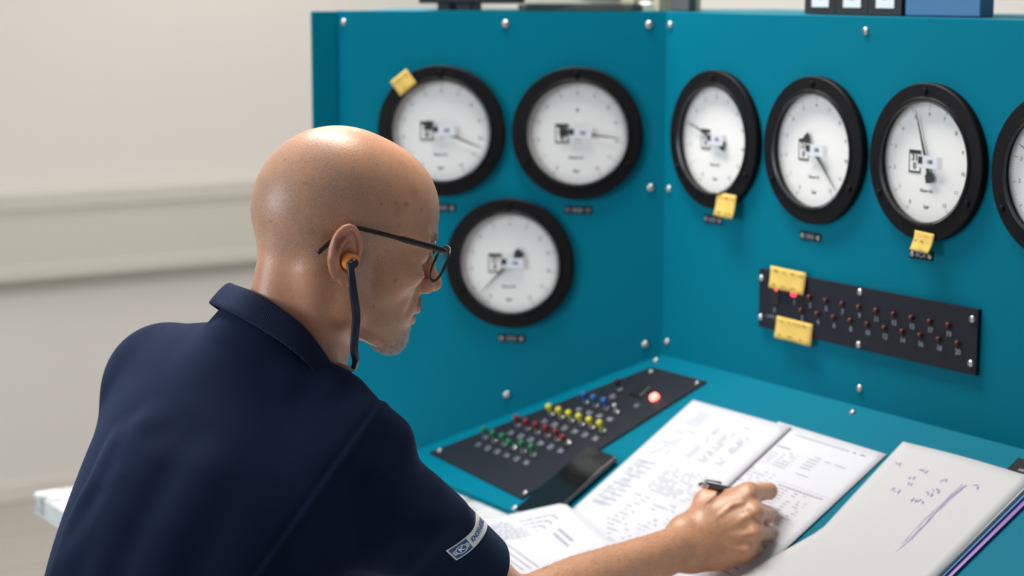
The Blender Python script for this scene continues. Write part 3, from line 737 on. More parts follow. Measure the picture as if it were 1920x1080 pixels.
# --- right arm and hand
def K(px, py, d): return at(px, py, d)
FING = dict(
    index=[K(1404, 926, 2.430), K(1441, 921, 2.468), K(1430, 917, 2.494), K(1408, 922, 2.502)],
    middle=[K(1414, 962, 2.408), K(1436, 965, 2.445), K(1418, 955, 2.470), K(1396, 946, 2.480)],
    ring=[K(1411, 1000, 2.396), K(1436, 999, 2.430), K(1418, 989, 2.448), K(1398, 984, 2.450)],
    little=[K(1397, 1032, 2.394), K(1416, 1029, 2.416), K(1402, 1021, 2.431), K(1386, 1014, 2.434)])
FR = dict(index=[.0115, .0100, .0088, .0072], middle=[.0120, .0104, .0090, .0076], ring=[.0114, .0098, .0086, .0074], little=[.0105, .0088, .0078, .0068])
THUMB = [K(1300, 990, 2.432), K(1324, 940, 2.462), K(1360, 930, 2.492), K(1392, 934, 2.506)]
def arm_sdf(p):
    d = chain(p, [SHR, ELR], [.044, .040])
    fo_ = chain(p, [ELR, ELR * .62 + WRR * .38, ELR * .25 + WRR * .75, WRR], [.037, .038, .030, .0260])
    d = smin(d, fo_, .02)
    # flat wrist: widen along the hand's width
    d = smin(d, chain(p, [K(1283, 1000, 2.418), K(1290, 1040, 2.404)], [.0215, .0205]), .012)
    # palm
    W0 = K(1292, 1000, 2.424); W1 = K(1300, 1040, 2.410)
    for i, n_ in enumerate(('index', 'middle', 'ring', 'little')):
        a = W0 + (W1 - W0) * i / 3
        d = smin(d, cone(p, a, FING[n_][0] + FW * .004, .0180, .0128), .016)
    d = smin(d, ell(p, K(1358, 985, 2.428), (.032, .032, .026)), .02)
    d = smin(d, chain(p, [K(1345, 965, 2.424), K(1392, 944, 2.424)], [.015, .0135]), .014); d = smin(d, chain(p, [K(1350, 1000, 2.414), K(1398, 982, 2.406)], [.014, .0125]), .014); d = smin(d, chain(p, [K(1350, 1025, 2.410), K(1392, 1016, 2.400)], [.013, .0115]), .014)
    d = smin(d, chain(p, [K(1312, 1047, 2.416), K(1352, 1050, 2.412), K(1392, 1040, 2.410)], [.0130, .0135, .0110]), .012)   # heel of the hand
    d = smin(d, chain(p, THUMB[:2], [.0180, .0130]), .014)
    d = smin(d, chain(p, [THUMB[1], FING['index'][0] + FW * .012], [.010, .009]), .016)    # web
    th = chain(p, THUMB[1:], [.0125, .0108, .0085])
    d = smin(d, th, .006)
    for n_ in FING:
        P_ = FING[n_]; R_ = FR[n_]
        fg = chain(p, P_[:2], R_[:2]); d = smin(d, fg, .005)
        fg = chain(p, P_[1:], R_[1:], .002)
        d = np.minimum(d, smin(fg, chain(p, P_[:2], [R_[0] - .004, R_[1]]), .002)) if False else smin(d, fg, .0025)
        d = smin(d, ell(p, P_[0] - FW * .0062 + UP * .001, (.0070, .0070, .0065)), .006)     # knuckle
        d = smin(d, ell(p, P_[1] + (P_[1] - P_[0]) * .04, (R_[1] * 1.02,) * 3), .003)
    # tendons and veins on the back of the hand
    Wt = K(1318, 1004, 2.399)
    for n_, o in (('index', -10), ('middle', 0), ('ring', 7), ('little', 13)):
        e_ = FING[n_][0] - FW * .0120; a = Wt + UP * (-o * .00065) + (e_ - Wt) * .12
        d = smin(d, chain(p, [a + FW * .006, a + (e_ - a) * .55, e_], [.0018, .0024, .0026]), .0055)
    for P_ in ([(1340, 1012, 2.3960), (1362, 992, 2.3935), (1380, 985, 2.3930), (1396, 972, 2.3935)], [(1330, 985, 2.4010), (1352, 966, 2.4005), (1372, 948, 2.4040), (1392, 944, 2.4080)], [(1345, 1030, 2.3930), (1370, 1016, 2.3890), (1392, 1012, 2.3860)]):
        d = smin(d, chain(p, [K(*x) for x in P_], [.0016] * len(P_)), .0045)
    d = smin(d, ell(p, K(1306, 1046, 2.390), (.008, .008, .007)), .01)       # wrist bone
    return d
ELL = np.array([.160, -.800, .800]); WRL = np.array([.215, -.590, .782])
def larm_sdf(p):
    d = chain(p, [SHL, ELL, WRL], [.050, .042, .028], .02)
    d = smin(d, ell(p, WRL + np.array([.055, .035, -.004]), (.048, .042, .018)), .02)
    for k in range(4):
        a = WRL + np.array([.085 - k * .012, .058 - .002 * k + k * .004, -.004]); b_ = a + np.array([.050 - .006 * abs(k - 1), .034 + .006 * k, -.010])
        d = smin(d, chain(p, [a, a * .5 + b_ * .5 + np.array([0, 0, .006]), b_], [.0095, .009, .0075]), .004)
    d = smin(d, chain(p, [WRL + np.array([.035, .010, 0]), WRL + np.array([.075, -.012, -.006]), WRL + np.array([.105, -.006, -.012])], [.014, .011, .008]), .006)
    return d
# --- trunk under the clothes
BR = np.array([.985, .14, 0]); 
AXU = np.array([.06, .40, .91]); AXU /= np.linalg.norm(AXU); BR = BR - AXU * (BR @ AXU); BR /= np.linalg.norm(BR); BF = np.cross(AXU, BR)
BM = np.stack([BR, BF, AXU], 1)
def trunk(p, o=0.0):
    d = ell(p, (.398, -.890, .945), (.188 + o, .124 + o, .165 + o), BM)
    d = smin(d, ell(p, (.402, -.930, .810), (.186 + o, .150 + o, .175 + o), BM), .06)
    d = smin(d, ell(p, (.388, -1.010, .650), (.172 + o, .128 + o, .150 + o), BM), .06)
    d = smin(d, cone(p, SHL + np.array([.02, 0, -.012]), SHR + np.array([-.02, 0, -.012]), .052 + o, .052 + o), .05)
    d = smin(d, cone(p, NECKB + np.array([-.01, -.015, -.015]), SHR + np.array([-.03, 0, .012]), .052 + o, .040 + o), .04)
    d = smin(d, cone(p, NECKB + np.array([-.01, -.015, -.015]), SHL + np.array([.03, 0, .012]), .052 + o, .040 + o), .04)
    return d
SKINREG = []
Vh, Fh = polygonise(skin_head, (.26, -1.00, 1.02), (.66, -.58, 1.36), .0018)
Va, Fa_ = polygonise(arm_sdf, (.36, -.92, .70), (.68, -.10, 1.08), .0020)
Vt, Ft = polygonise(lambda p: np.minimum(trunk(p, -.006), larm_sdf(p)), (.02, -1.24, .46), (.66, -.50, 1.14), .006)
VB = np.concatenate([Vh, Va, Vt]); FB_ = np.concatenate([Fh, Fa_ + len(Vh), Ft + len(Vh) + len(Va)])
PB = np.array([.39, -1.03, 0.0])
# colour of the skin itself
def skin_colour(V, nh):
    n = len(V); c = np.tile(np.array([.730, .372, .222]), (n, 1))
    q = (V - HO) @ HR * 1000; head = np.arange(n) < nh
    n1 = vnoise(V, 38, 1); n2 = vnoise(V, 110, 2); n3 = vnoise(V, 420, 3)
    c *= (1 + .06 * n1 + .05 * n2 + .03 * n3)[:, None]; c[:, 0] *= 1 + .03 * n1; c[:, 2] *= 1 - .05 * n1
    ay = np.abs(q[:, 1])
    # clipped hair on the back and sides of the skull: greyish
    hb = sstep(-q[:, 0] - .35 * (q[:, 2] - 60), -50, 10) * sstep(q[:, 2] + .25 * q[:, 0], -48, -18) * sstep(-(q[:, 2] - 112 + .25 * q[:, 0]), -10, 40)
    hb = hb * head * (1 - sstep(ay, 78, 81)) * (.75 + .25 * n2)
    st = np.array([.42, .30, .225]); c = c * (1 - .52 * hb[:, None]) + st * (.52 * hb[:, None])
    def mix(m, col, k):
        nonlocal c
        m = (m * k)[:, None]; c = c * (1 - m) + np.array(col) * m
    mix(head * sstep(ay, 76, 82) * (q[:, 2] > -40) * (q[:, 2] < 40), (.66, .30, .21), .6)                 # ears
    mix(head * np.exp(-(((q - [112, 0, -12]) / [14, 16, 14]) ** 2).sum(1)), (.60, .22, .17), .6)              # nose
    mix(head * np.exp(-(((q - [101, 0, -49]) / [12, 22, 9]) ** 2).sum(1)), (.52, .20, .17), .8)               # lips
    mix(head * np.exp(-(((q - [66, -48, -8]) / [26, 30, 22]) ** 2).sum(1)), (.58, .25, .16), .35)             # cheeks
    mix(head * sstep(-q[:, 2] - .3 * q[:, 0], 25, 70), (.60, .27, .16), .5)                                   # neck
    bd = np.exp(-(((q - [86, 0, -72]) / [22, 26, 20]) ** 2).sum(1)) + .7 * np.exp(-(((q - [98, 0, -33]) / [12, 22, 7]) ** 2).sum(1)) + .35 * np.exp(-(((q - [55, -40, -60]) / [34, 24, 22]) ** 2).sum(1))
    mix(head * np.clip(bd, 0, 1), (.46, .38, .33), .5)                                                        # beard shadow
    P2 = projv(V); dep = (V - CAM) @ FW
    for (x, y, r, k) in ((762, 383, 5, .6), (741, 381, 3, .5), (716, 383, 2.4, .7), (790, 392, 2.5, .6), (741, 525, 3.2, .85), (535, 300, 3, .4), (506, 415, 3, .5), (775, 360, 12, .22), (750, 395, 10, .22), (573, 345, 3, .4), (700, 575, 2.5, .5), (585, 435, 8, .25), (610, 440, 9, .22), (668, 340, 14, .12), (750, 423, 4, .3), (725, 470, 2, .4), (690, 520, 2, .35), (705, 600, 2, .4), (640, 355, 2, .4)):
        m = head & (np.hypot(P2[:, 0] - x, P2[:, 1] - y) < r * 4) & (q[:, 1] < 0); i = np.where(m)[0]
        if len(i) == 0: continue
        ce = V[i[np.argmin(np.hypot(P2[i, 0] - x, P2[i, 1] - y))]]; rr = r / 1740
        mix(np.exp(-((V - ce) ** 2).sum(1) / rr ** 2) * m, (.22, .085, .045), k)
    arm = ~head
    mix(arm * np.clip(vnoise(V, 60, 5) * .5 + .5, 0, 1), (.60, .31, .18), .5)
    return np.clip(c, 0, 1), np.clip(hb, 0, 1)
SKIN = mat('skin', (.56, .3, .185), .37, spec=.5, sss=.12)
nt = SKIN.node_tree; bs = nt.nodes['Principled BSDF']; at_ = nt.nodes.new('ShaderNodeAttribute'); at_.attribute_name = 'skin_colour'
tc = nt.nodes.new('ShaderNodeTexCoord'); n1_ = nt.nodes.new('ShaderNodeTexNoise'); n1_.inputs['Scale'].default_value = 900; n1_.inputs['Detail'].default_value = 3
nt.links.new(tc.outputs['Object'], n1_.inputs['Vector'])
mr_ = nt.nodes.new('ShaderNodeMapRange'); mr_.inputs[1].default_value = .3; mr_.inputs[2].default_value = .7; mr_.inputs[3].default_value = .86; mr_.inputs[4].default_value = 1.12
vm = nt.nodes.new('ShaderNodeVectorMath'); vm.operation = 'SCALE'
nt.links.new(n1_.outputs['Fac'], mr_.inputs[0]); nt.links.new(at_.outputs['Color'], vm.inputs[0]); nt.links.new(mr_.outputs[0], vm.inputs['Scale']); 
n3_ = nt.nodes.new('ShaderNodeTexNoise'); n3_.inputs['Scale'].default_value = 1500; n3_.inputs['Detail'].default_value = 2; nt.links.new(tc.outputs['Object'], n3_.inputs['Vector'])
m3 = nt.nodes.new('ShaderNodeMapRange'); m3.inputs[1].default_value = .48; m3.inputs[2].default_value = .62; nt.links.new(n3_.outputs['Fac'], m3.inputs[0])
m4 = nt.nodes.new('ShaderNodeMath'); m4.operation = 'MULTIPLY'; nt.links.new(m3.outputs[0], m4.inputs[0]); nt.links.new(at_.outputs['Alpha'], m4.inputs[1])
m5 = nt.nodes.new('ShaderNodeMath'); m5.operation = 'MULTIPLY'; m5.inputs[1].default_value = .62; nt.links.new(m4.outputs[0], m5.inputs[0])
mx_ = nt.nodes.new('ShaderNodeMix'); mx_.data_type = 'RGBA'; mx_.inputs[7].default_value = (.13, .09, .075, 1); nt.links.new(m5.outputs[0], mx_.inputs[0]); nt.links.new(vm.outputs[0], mx_.inputs[6]); nt.links.new(mx_.outputs[2], bs.inputs['Base Color'])
n2_ = nt.nodes.new('ShaderNodeTexNoise'); n2_.inputs['Scale'].default_value = 520; n2_.inputs['Detail'].default_value = 4; nt.links.new(tc.outputs['Object'], n2_.inputs['Vector'])
bp_ = nt.nodes.new('ShaderNodeBump'); bp_.inputs['Strength'].default_value = .35; bp_.inputs['Distance'].default_value = .0008; nt.links.new(n2_.outputs['Fac'], bp_.inputs['Height']); nt.links.new(bp_.outputs[0], bs.inputs['Normal'])
me = nmesh('person', VB - PB, FB_, SKIN)
ca = me.color_attributes.new('skin_colour', 'FLOAT_COLOR', 'POINT'); cc = np.ones((len(VB), 4), np.float32); _c, _hb = skin_colour(VB, len(Vh)); cc[:, :3] = _c; cc[:, 3] = _hb; ca.data.foreach_set('color', cc.ravel())
person = link(bpy.data.objects.new('person', me), None, T(*PB))
tag(person, 'seated bald man in a navy polo shirt leaning over the desk and writing', 'person')

# --- polo shirt
NAVY = mat('navy_pique', (.0048, .0105, .033), .85, spec=.12, sheen=.14)
nt = NAVY.node_tree; bs = nt.nodes['Principled BSDF']; bs.inputs['Sheen Roughness'].default_value = .5; bs.inputs['Sheen Tint'].default_value = (.25, .38, .75, 1)
tc = nt.nodes.new('ShaderNodeTexCoord'); nn_ = nt.nodes.new('ShaderNodeTexNoise'); nn_.inputs['Scale'].default_value = 1500; nn_.inputs['Detail'].default_value = 2; nt.links.new(tc.outputs['Object'], nn_.inputs['Vector'])
bp_ = nt.nodes.new('ShaderNodeBump'); bp_.inputs['Strength'].default_value = .5; bp_.inputs['Distance'].default_value = .0006; nt.links.new(nn_.outputs['Fac'], bp_.inputs['Height']); nt.links.new(bp_.outputs[0], bs.inputs['Normal'])
AXR = (ELR - SHR); LR = np.linalg.norm(AXR); AXR /= LR; HEMR = SHR + AXR * LR * .70
AXL = (ELL - SHL); LL = np.linalg.norm(AXL); AXL /= LL; HEML = SHL + AXL * LL * .78
NAX = (NK0 - NK1); NAX /= np.linalg.norm(NAX)
TOPR = [(432, 532, 2.112), (492, 557, 2.062), (572, 616, 2.046), (630, 698, 2.066), (652, 742, 2.125), (612, 725, 2.195), (535, 650, 2.215), (462, 565, 2.175)]
CCEN = np.mean([at(*k) for k in TOPR], 0)
_u = np.linalg.svd(np.array([at(*k) for k in TOPR]) - CCEN)[2][2]; RNV = _u * np.sign(_u[2])
FOLDS = []; SEAM = None
def march(f, px, py, t0=1.7):
    d = at(px, py, 1.0) - CAM; t = t0
    for _ in range(60): t += float(f((CAM + d * t)[None].astype(np.float32))[0]) * .9
    return CAM + d * t
def shirt_sdf(p):
    d = trunk(p, .010)
    sl = chain(p, [SHR + np.array([-.02, -.005, .0]), SHR + AXR * .09, SHR + AXR * LR * 1.0], [.059, .059, .053])
    sl2 = chain(p, [SHL + np.array([.02, 0, .0]), SHL + AXL * .09, SHL + AXL * LR * 1.0], [.056, .058, .052])
    # seam of the sleeve: a shallow step round the arm hole
    d = smin(d, sl, .030); d = smin(d, sl2, .030)
    nb_ = cone(p, NECKB + np.array([-.004, -.012, -.03]), CCEN - RNV * .020, .092, .078)
    nb_ = smax(nb_, ((p - CCEN.astype(np.float32)) @ RNV.astype(np.float32)) + .011, .004)
    d = smin(d, nb_, .030)
    if FOLDS:
        for P_, r_ in FOLDS: d = smin(d, chain(p, P_, r_), .034)
        s_ = ((p - SEAM[0].astype(np.float32)) @ SEAM[1].astype(np.float32)); w_ = 1 - sstep(np.sqrt(((p - SHR.astype(np.float32)) ** 2).sum(1)), .12, .19)
        d = d - w_ * (.0016 * sstep(s_, -.003, .003) * (1 - sstep(s_, .004, .016)) - .0014 * np.exp(-(s_ / .0035) ** 2))
    return d
_s = [march(shirt_sdf, *k) for k in ((742, 786), (640, 850), (550, 975))]
_n = np.cross(_s[1] - _s[0], _s[2] - _s[0]); _n /= np.linalg.norm(_n); _n *= np.sign(_n @ (ELR - _s[1])); SEAM_ = (_s[1], _n)
_f = []
for P_, r_, hgt in (([(126, 1079), (152, 1000), (176, 950), (198, 912), (235, 850)], .014, .0075), ([(160, 1060), (204, 991), (231, 945), (250, 900), (290, 820)], .015, .0085), ([(205, 1079), (228, 1028), (252, 980), (310, 880)], .014, .0075),
                    ([(300, 1079), (330, 1010), (400, 900)], .020, .0045), ([(690, 1000), (740, 985), (800, 985), (850, 975)], .012, .0055), ([(600, 1040), (660, 1025), (740, 1035)], .014, .0055), ([(560, 720), (610, 720), (650, 740)], .012, .0025), ([(640, 760), (690, 790), (730, 820)], .020, .0020)):
    q_ = [march(shirt_sdf, *k) for k in P_]; _f.append(([w + (w - CAM) / np.linalg.norm(w - CAM) * (r_ - (hgt if 0 < i_ < len(q_) - 1 or P_[i_][1] > 1050 else -.006)) for i_, w in enumerate(q_)], [r_] * len(q_)))
SEAM = SEAM_; FOLDS = _f
Vs, Fs = polygonise(shirt_sdf, (.02, -1.26, .56), (.72, -.50, 1.20), .0034)
bm = bmesh.new(); me = nmesh('shirt', Vs, Fs, NAVY); bm.from_mesh(me)
def cut(pt, no, sel):
    fs = [f_ for f_ in bm.faces if sel(f_.calc_center_median())]
    g_ = list({v_ for f_ in fs for v_ in f_.verts}) + list({e_ for f_ in fs for e_ in f_.edges}) + fs
    bmesh.ops.bisect_plane(bm, geom=g_, plane_co=pt, plane_no=no, clear_outer=True)
def seldir(pt, ax, lim): return lambda c: abs((np.array(c) - pt) @ ax) < lim and np.linalg.norm(np.cross(np.array(c) - pt, ax)) < .085
hemR = AXR; 
cut(HEMR, AXR, lambda c: -.02 < (np.array(c) - HEMR) @ AXR < .14 and np.linalg.norm(np.cross(np.array(c) - HEMR, AXR)) < .085)
cut(HEML, AXL, lambda c: -.02 < (np.array(c) - HEML) @ AXL < .13 and np.linalg.norm(np.cross(np.array(c) - HEML, AXL)) < .085)
cut((0, 0, .585), (0, 0, -1), lambda c: c[2] < .62)
bm.to_mesh(me); bm.free()
for v_ in me.vertices: v_.co = v_.co - Vector(PB)
me.polygons.foreach_set('use_smooth', np.ones(len(me.polygons), bool))
shirt = link(bpy.data.objects.new('shirt', me), person, T(*PB)); shirt['label'] = 'navy polo shirt'
md = shirt.modifiers.new('t', 'SOLIDIFY'); md.thickness = .0016; md.offset = -1

# --- collar: stand and fall lofted round the neck
ring = [at(*k) for k in TOPR]; ring = catmull(ring + [ring[0]], 12)[:-1]; ring = np.array(ring); nr = len(ring)
cen = ring.mean(0); cupv = NAX
outd = ring - cen; outd -= np.outer(outd @ cupv, cupv); outd /= np.linalg.norm(outd, axis=1, keepdims=True)
front = sstep(((ring - cen) @ np.array([math.cos(hh), math.sin(hh), 0])), .045, .080)[:, None]
prof = [(-.010, -.030), (-.0065, -.014), (-.0035, -.003), (-.0005, .0008), (.0035, -.0002), (.0075, -.0060), (.0120, -.0160), (.0165, -.0270)]
cv = []; cf = []
for i in range(nr):
    for (o_, u_) in prof:
        sc_ = 1 - .35 * front[i, 0]
        cv.append(ring[i] + outd[i] * o_ * sc_ + cupv * u_ * sc_)
m_ = len(prof)
for i in range(nr):
    j = (i + 1) % nr
    for k in range(m_ - 1): cf.append((i * m_ + k, i * m_ + k + 1, j * m_ + k + 1, j * m_ + k))
RIB = mat('navy_rib', (.0065, .012, .033), .85, spec=.18, sheen=.3)
nt = RIB.node_tree; bs = nt.nodes['Principled BSDF']; bs.inputs['Sheen Tint'].default_value = (.25, .38, .75, 1)
tc = nt.nodes.new('ShaderNodeTexCoord'); wv = nt.nodes.new('ShaderNodeTexWave'); wv.inputs['Scale'].default_value = 180; wv.bands_direction = 'DIAGONAL'; nt.links.new(tc.outputs['Object'], wv.inputs['Vector'])
bp_ = nt.nodes.new('ShaderNodeBump'); bp_.inputs['Strength'].default_value = .5; bp_.inputs['Distance'].default_value = .0008; nt.links.new(wv.outputs['Fac'], bp_.inputs['Height']); nt.links.new(bp_.outputs[0], bs.inputs['Normal'])
col_ = MB().add([tuple(p - PB) for p in cv], cf).build('collar', RIB, shirt, T(*PB), True, label='ribbed navy collar')
md = col_.modifiers.new('t', 'SOLIDIFY'); md.thickness = .0022; md.offset = 0
md = col_.modifiers.new('s', 'SUBSURF'); md.levels = 1; md.render_levels = 1

# --- patch on the sleeve, wrapped round it
me = shirt.data; SV = np.array([v_.co[:] for v_ in me.vertices]) + PB; SN = np.array([v_.normal[:] for v_ in me.vertices])
S2 = projv(SV); fac = ((CAM - SV) * SN).sum(1) > 0
def pick(x, y): 
    d = np.hypot(S2[:, 0] - x, S2[:, 1] - y) + (~fac) * 1e4; return SV[np.argmin(d)]
p_a = pick(846, 1040); p_b = pick(893, 1003)
ra = (p_a - HEMR); ta = ra @ AXR; ra = ra - AXR * ta; ra0 = ra / np.linalg.norm(ra)
rb = (p_b - HEMR); tb = rb @ AXR; rb = rb - AXR * tb; sgn = np.sign(np.cross(ra0, rb) @ AXR); cdir = np.cross(AXR, ra0) * sgn
RAD = np.linalg.norm(ra); slope = (tb - ta) / (RAD * math.acos(np.clip(ra0 @ rb / np.linalg.norm(rb), -1, 1)))
def wrap(pts, off):
    out = []
    for (x, y) in pts:
        th = x / RAD; dr = ra0 * math.cos(th) + cdir * math.sin(th); base = HEMR + AXR * (ta - y + slope * x)
        out.append((base, dr))
    base = np.array([o[0] for o in out]); dr = np.array([o[1] for o in out]); r_ = np.full(len(out), .075)
    for _ in range(14): r_ = r_ - shirt_sdf((base + dr * r_[:, None]).astype(np.float32))
    return base + dr * (r_ + off)[:, None]
def wrapped(name, v, f, off, m, parent):
    P_ = wrap([(a[0], a[1]) for a in v], off); o = MB().add([tuple(p - PB) for p in P_], f).build(name, m, parent, T(*PB)); return o
def gridq(x0, x1, y0, y1, nx, ny):
    v = [(x0 + (x1 - x0) * i / nx, y0 + (y1 - y0) * j / ny) for j in range(ny + 1) for i in range(nx + 1)]
    return v, [(j * (nx + 1) + i, j * (nx + 1) + i + 1, (j + 1) * (nx + 1) + i + 1, (j + 1) * (nx + 1) + i) for j in range(ny) for i in range(nx)]
PW = mat('patch_white', (.88, .85, .83), .7); PBL = mat('patch_blue', (.012, .085, .30), .7)
v, f = gridq(0, .084, -.0115, .0115, 40, 8); patch = wrapped('sleeve_patch', v, f, .0007, PW, shirt); patch['label'] = 'white sleeve patch with blue emblem and lettering'
md = patch.modifiers.new('t', 'SOLIDIFY'); md.thickness = .0006; md.offset = -1
v, f = gridq(.0016, .0226, -.0098, .0098, 10, 8); wrapped('emblem_field', v, f, .0010, PBL, patch)
def shift(vf, dx, dy, sx=1, sy=1): return [(a[0] * sx + dx, a[1] * sy + dy) for a in vf[0]], vf[1]
n_ = 28; v = []; f = []
for k in range(n_):
    a = 2 * math.pi * k / n_; v += [(.0121 + .0068 * math.cos(a), .0068 * math.sin(a)), (.0121 + .0056 * math.cos(a), .0056 * math.sin(a))]
f = [(2 * k, 2 * ((k + 1) % n_), 2 * ((k + 1) % n_) + 1, 2 * k + 1) for k in range(n_)]
for sgn_ in (-1, 1):
    for r0, r1, h_ in ((.0074, .0083, 34), (.0087, .0095, 26)):
        b0 = len(v)
        for k in range(9):
            a = math.radians(-h_ + 2 * h_ * k / 8); v += [(.0121 + sgn_ * r0 * math.cos(a), r0 * math.sin(a)), (.0121 + sgn_ * r1 * math.cos(a), r1 * math.sin(a))]
        f += [(b0 + 2 * k, b0 + 2 * k + 2, b0 + 2 * k + 3, b0 + 2 * k + 1) for k in range(8)]
wrapped('emblem', v, f, .0013, PW, patch)
v, f = shift(text_verts('K', .0105, bold=.0003), .0121, 0); wrapped('emblem_letter', v, f, .0013, PW, patch)
v, f = text_verts('KNORR-BREMSE', .0125, align='LEFT', bold=.00035, xs=.52); xm = min(a[0] for a in v)
v, f = shift((v, f), .0262 - xm, 0); 
wrapped('lettering', v, f, .0011, PBL, patch)

# --- trousers, shoes
def trous(p):
    d = ell(p, (.388, -1.055, .575), (.182, .150, .105))
    for sx in (-1, 1):
        hip = (.388 + sx * .085, -1.03, .570); kn = (.388 + sx * .115, -.640, .545); an = (.388 + sx * .110, -.700, .110)
        d = smin(d, chain(p, [hip, kn, an], [.092, .066, .052], .03), .03)
    return smax(d, .085 - p[:, 2], .004)
Vp, Fp = polygonise(trous, (.12, -1.26, .06), (.66, -.50, .72), .008)
tr = link(bpy.data.objects.new('trousers', nmesh('trousers', Vp - PB, Fp, mat('dark_trousers', (.02, .021, .025), .9))), person, T(*PB)); tr['label'] = 'dark work trousers'
for sx in (-1, 1):
    def shoe(p, sx=sx):
        x = .388 + sx * .112; d = cone(p, (x, -.720, .045), (x + sx * .012, -.520, .032), .045, .034)
        d = smin(d, cone(p, (x, -.712, .05), (x, -.705, .10), .042, .044), .02); return smax(d, .002 - p[:, 2], .006)
    Vp, Fp = polygonise(shoe, (.388 + sx * .112 - .08, -.80, -.01), (.388 + sx * .112 + .08, -.45, .17), .005, 1)
    o = link(bpy.data.objects.new('shoe', nmesh('shoe', Vp - PB, Fp, mat('shoe_black', (.012, .012, .013), .5))), person, T(*PB))
# stool
st_ = tag(empty('work_stool', T(.388, -1.06, 0)), 'round padded work stool under the seated man', 'stool')
SM = T(.388, -1.06, 0)
MB().lathe([(.0, .425), (.165, .425), (.178, .435), (.180, .452), (.172, .466), (.150, .472), (0.001, .473)], 40).build('seat', mat('stool_vinyl', (.02, .02, .022), .5), st_, SM, True, 50)
MB().cyl(.026, .095, .4245, 20).build('column', STEEL, st_, SM, True, 40)
for k in range(5):
    a = 2 * math.pi * k / 5 + .3; R_ = SM @ rotz(a)
    MB().box(.02, .27, -.018, .018, .062, .090, .006).build('base_arm', BK, st_, R_); MB().cyl(.028, -.012, .012, 16, .003, Matrix.Translation((.255, 0, .0285)) @ Matrix.Rotation(math.pi / 2, 4, 'X')).build('castor', BK, st_, R_, True, 40)

# --- goatee, eyebrow and forearm hair
def hairs(name, pts, nrm, lens, bend, rad, colr, label, seed):
    r = np.random.default_rng(seed); n = len(pts); v = np.zeros((n * 7, 3)); f = []
    rnd_ = r.normal(size=(n, 3)); d = nrm + rnd_ * .25 + bend * .5; d /= np.linalg.norm(d, axis=1, keepdims=True)
    d2 = d + bend * .9 + rnd_ * .12; d2 /= np.linalg.norm(d2, axis=1, keepdims=True)
    a = np.cross(d, [0.3, .5, .8]); a /= np.linalg.norm(a, axis=1, keepdims=True); b = np.cross(d, a)
    L_ = lens[:, None]; mid = pts + d * L_ * .5; tip = mid + d2 * L_ * .5
    for k in range(3):
        c, s = math.cos(2.0944 * k), math.sin(2.0944 * k); o = (a * c + b * s) * rad
        v[k::7] = pts - d * .0006 + o; v[3 + k::7] = mid + o * .8
    v[6::7] = tip
    i = np.arange(n) * 7; F4 = np.concatenate([np.stack([i + k, i + (k + 1) % 3, i + 3 + (k + 1) % 3, i + 3 + k], 1) for k in range(3)]).tolist()
    F3 = np.concatenate([np.stack([i + 3 + k, i + 3 + (k + 1) % 3, i + 6], 1) for k in range(3)]).tolist()
    m = mat(name, colr[0], .5); me_ = bpy.data.meshes.new(name); me_.from_pydata((v - PB).tolist(), [], F4 + F3); me_.update(); me_.materials.append(m)
    nt_ = m.node_tree; at__ = nt_.nodes.new('ShaderNodeAttribute'); at__.attribute_name = 'hair_colour'; nt_.links.new(at__.outputs['Color'], nt_.nodes['Principled BSDF'].inputs['Base Color'])
    t = r.random(n) ** 1.3; cc_ = np.ones((n * 7, 4), np.float32); cc_[:, :3] = np.repeat(np.array(colr[0]) * (1 - t[:, None]) + np.array(colr[1]) * t[:, None], 7, 0)
    me_.color_attributes.new('hair_colour', 'FLOAT_COLOR', 'POINT').data.foreach_set('color', cc_.ravel())
    o = link(bpy.data.objects.new(name, me_), person, T(*PB)); o['label'] = label; o['kind'] = 'stuff'; return o
NB = np.array([v_.normal[:] for v_ in person.data.vertices]); nh = len(Vh); QH = (Vh - HO) @ HR * 1000
def sample(w, n, seed):
    r = np.random.default_rng(seed); i = r.choice(len(w), n, p=w / w.sum()); return i, r
wg = np.exp(-(((QH - [84, 0, -83]) / [22, 22, 15]) ** 2).sum(1) * 1.3) * (QH[:, 0] > 58) * (QH[:, 2] < -62)
i, r = sample(wg, 8000, 5); dn = HR @ np.array([.25, 0, -1.])
hairs('goatee', Vh[i] + r.normal(size=(len(i), 3)) * .0006, NB[i], r.uniform(.0022, .0050, len(i)), dn, .00014, ((1.0, .98, .95), (.55, .50, .46)), 'short grey goatee', 1)
wg = np.exp(-(((QH - [98, 0, -33]) / [14, 20, 5]) ** 2).sum(1)) * (np.abs(QH[:, 2] + 33) < 8)
i, r = sample(wg, 900, 6); hairs('moustache', Vh[i] + r.normal(size=(len(i), 3)) * .0005, NB[i], r.uniform(.0015, .0032, len(i)), dn, .00009, ((.50, .44, .38), (.13, .09, .06)), 'short grey moustache stubble', 2)
wg = np.exp(-(((np.stack([QH[:, 0], np.abs(QH[:, 1]), QH[:, 2]], 1) - [84, 31, 39]) / [14, 17, 3.5]) ** 2).sum(1))
i, r = sample(wg, 420, 7); bk_ = HR @ np.array([-.6, 0, .2]); hairs('eyebrow', Vh[i], NB[i], r.uniform(.0025, .0050, len(i)), bk_ * 1.8, .00008, ((.30, .22, .16), (.12, .08, .05)), 'thin brown eyebrow hair', 3)
NA = NB[nh:nh + len(Va)]; tt = (Va - ELR) @ (WRR - ELR) / ((WRR - ELR) @ (WRR - ELR))
wg = ((tt > .15) & (tt < 1.12)) * np.clip(NA[:, 2] + .35, 0, 1) * (((Va - SHR) @ AXR) > LR * .9)
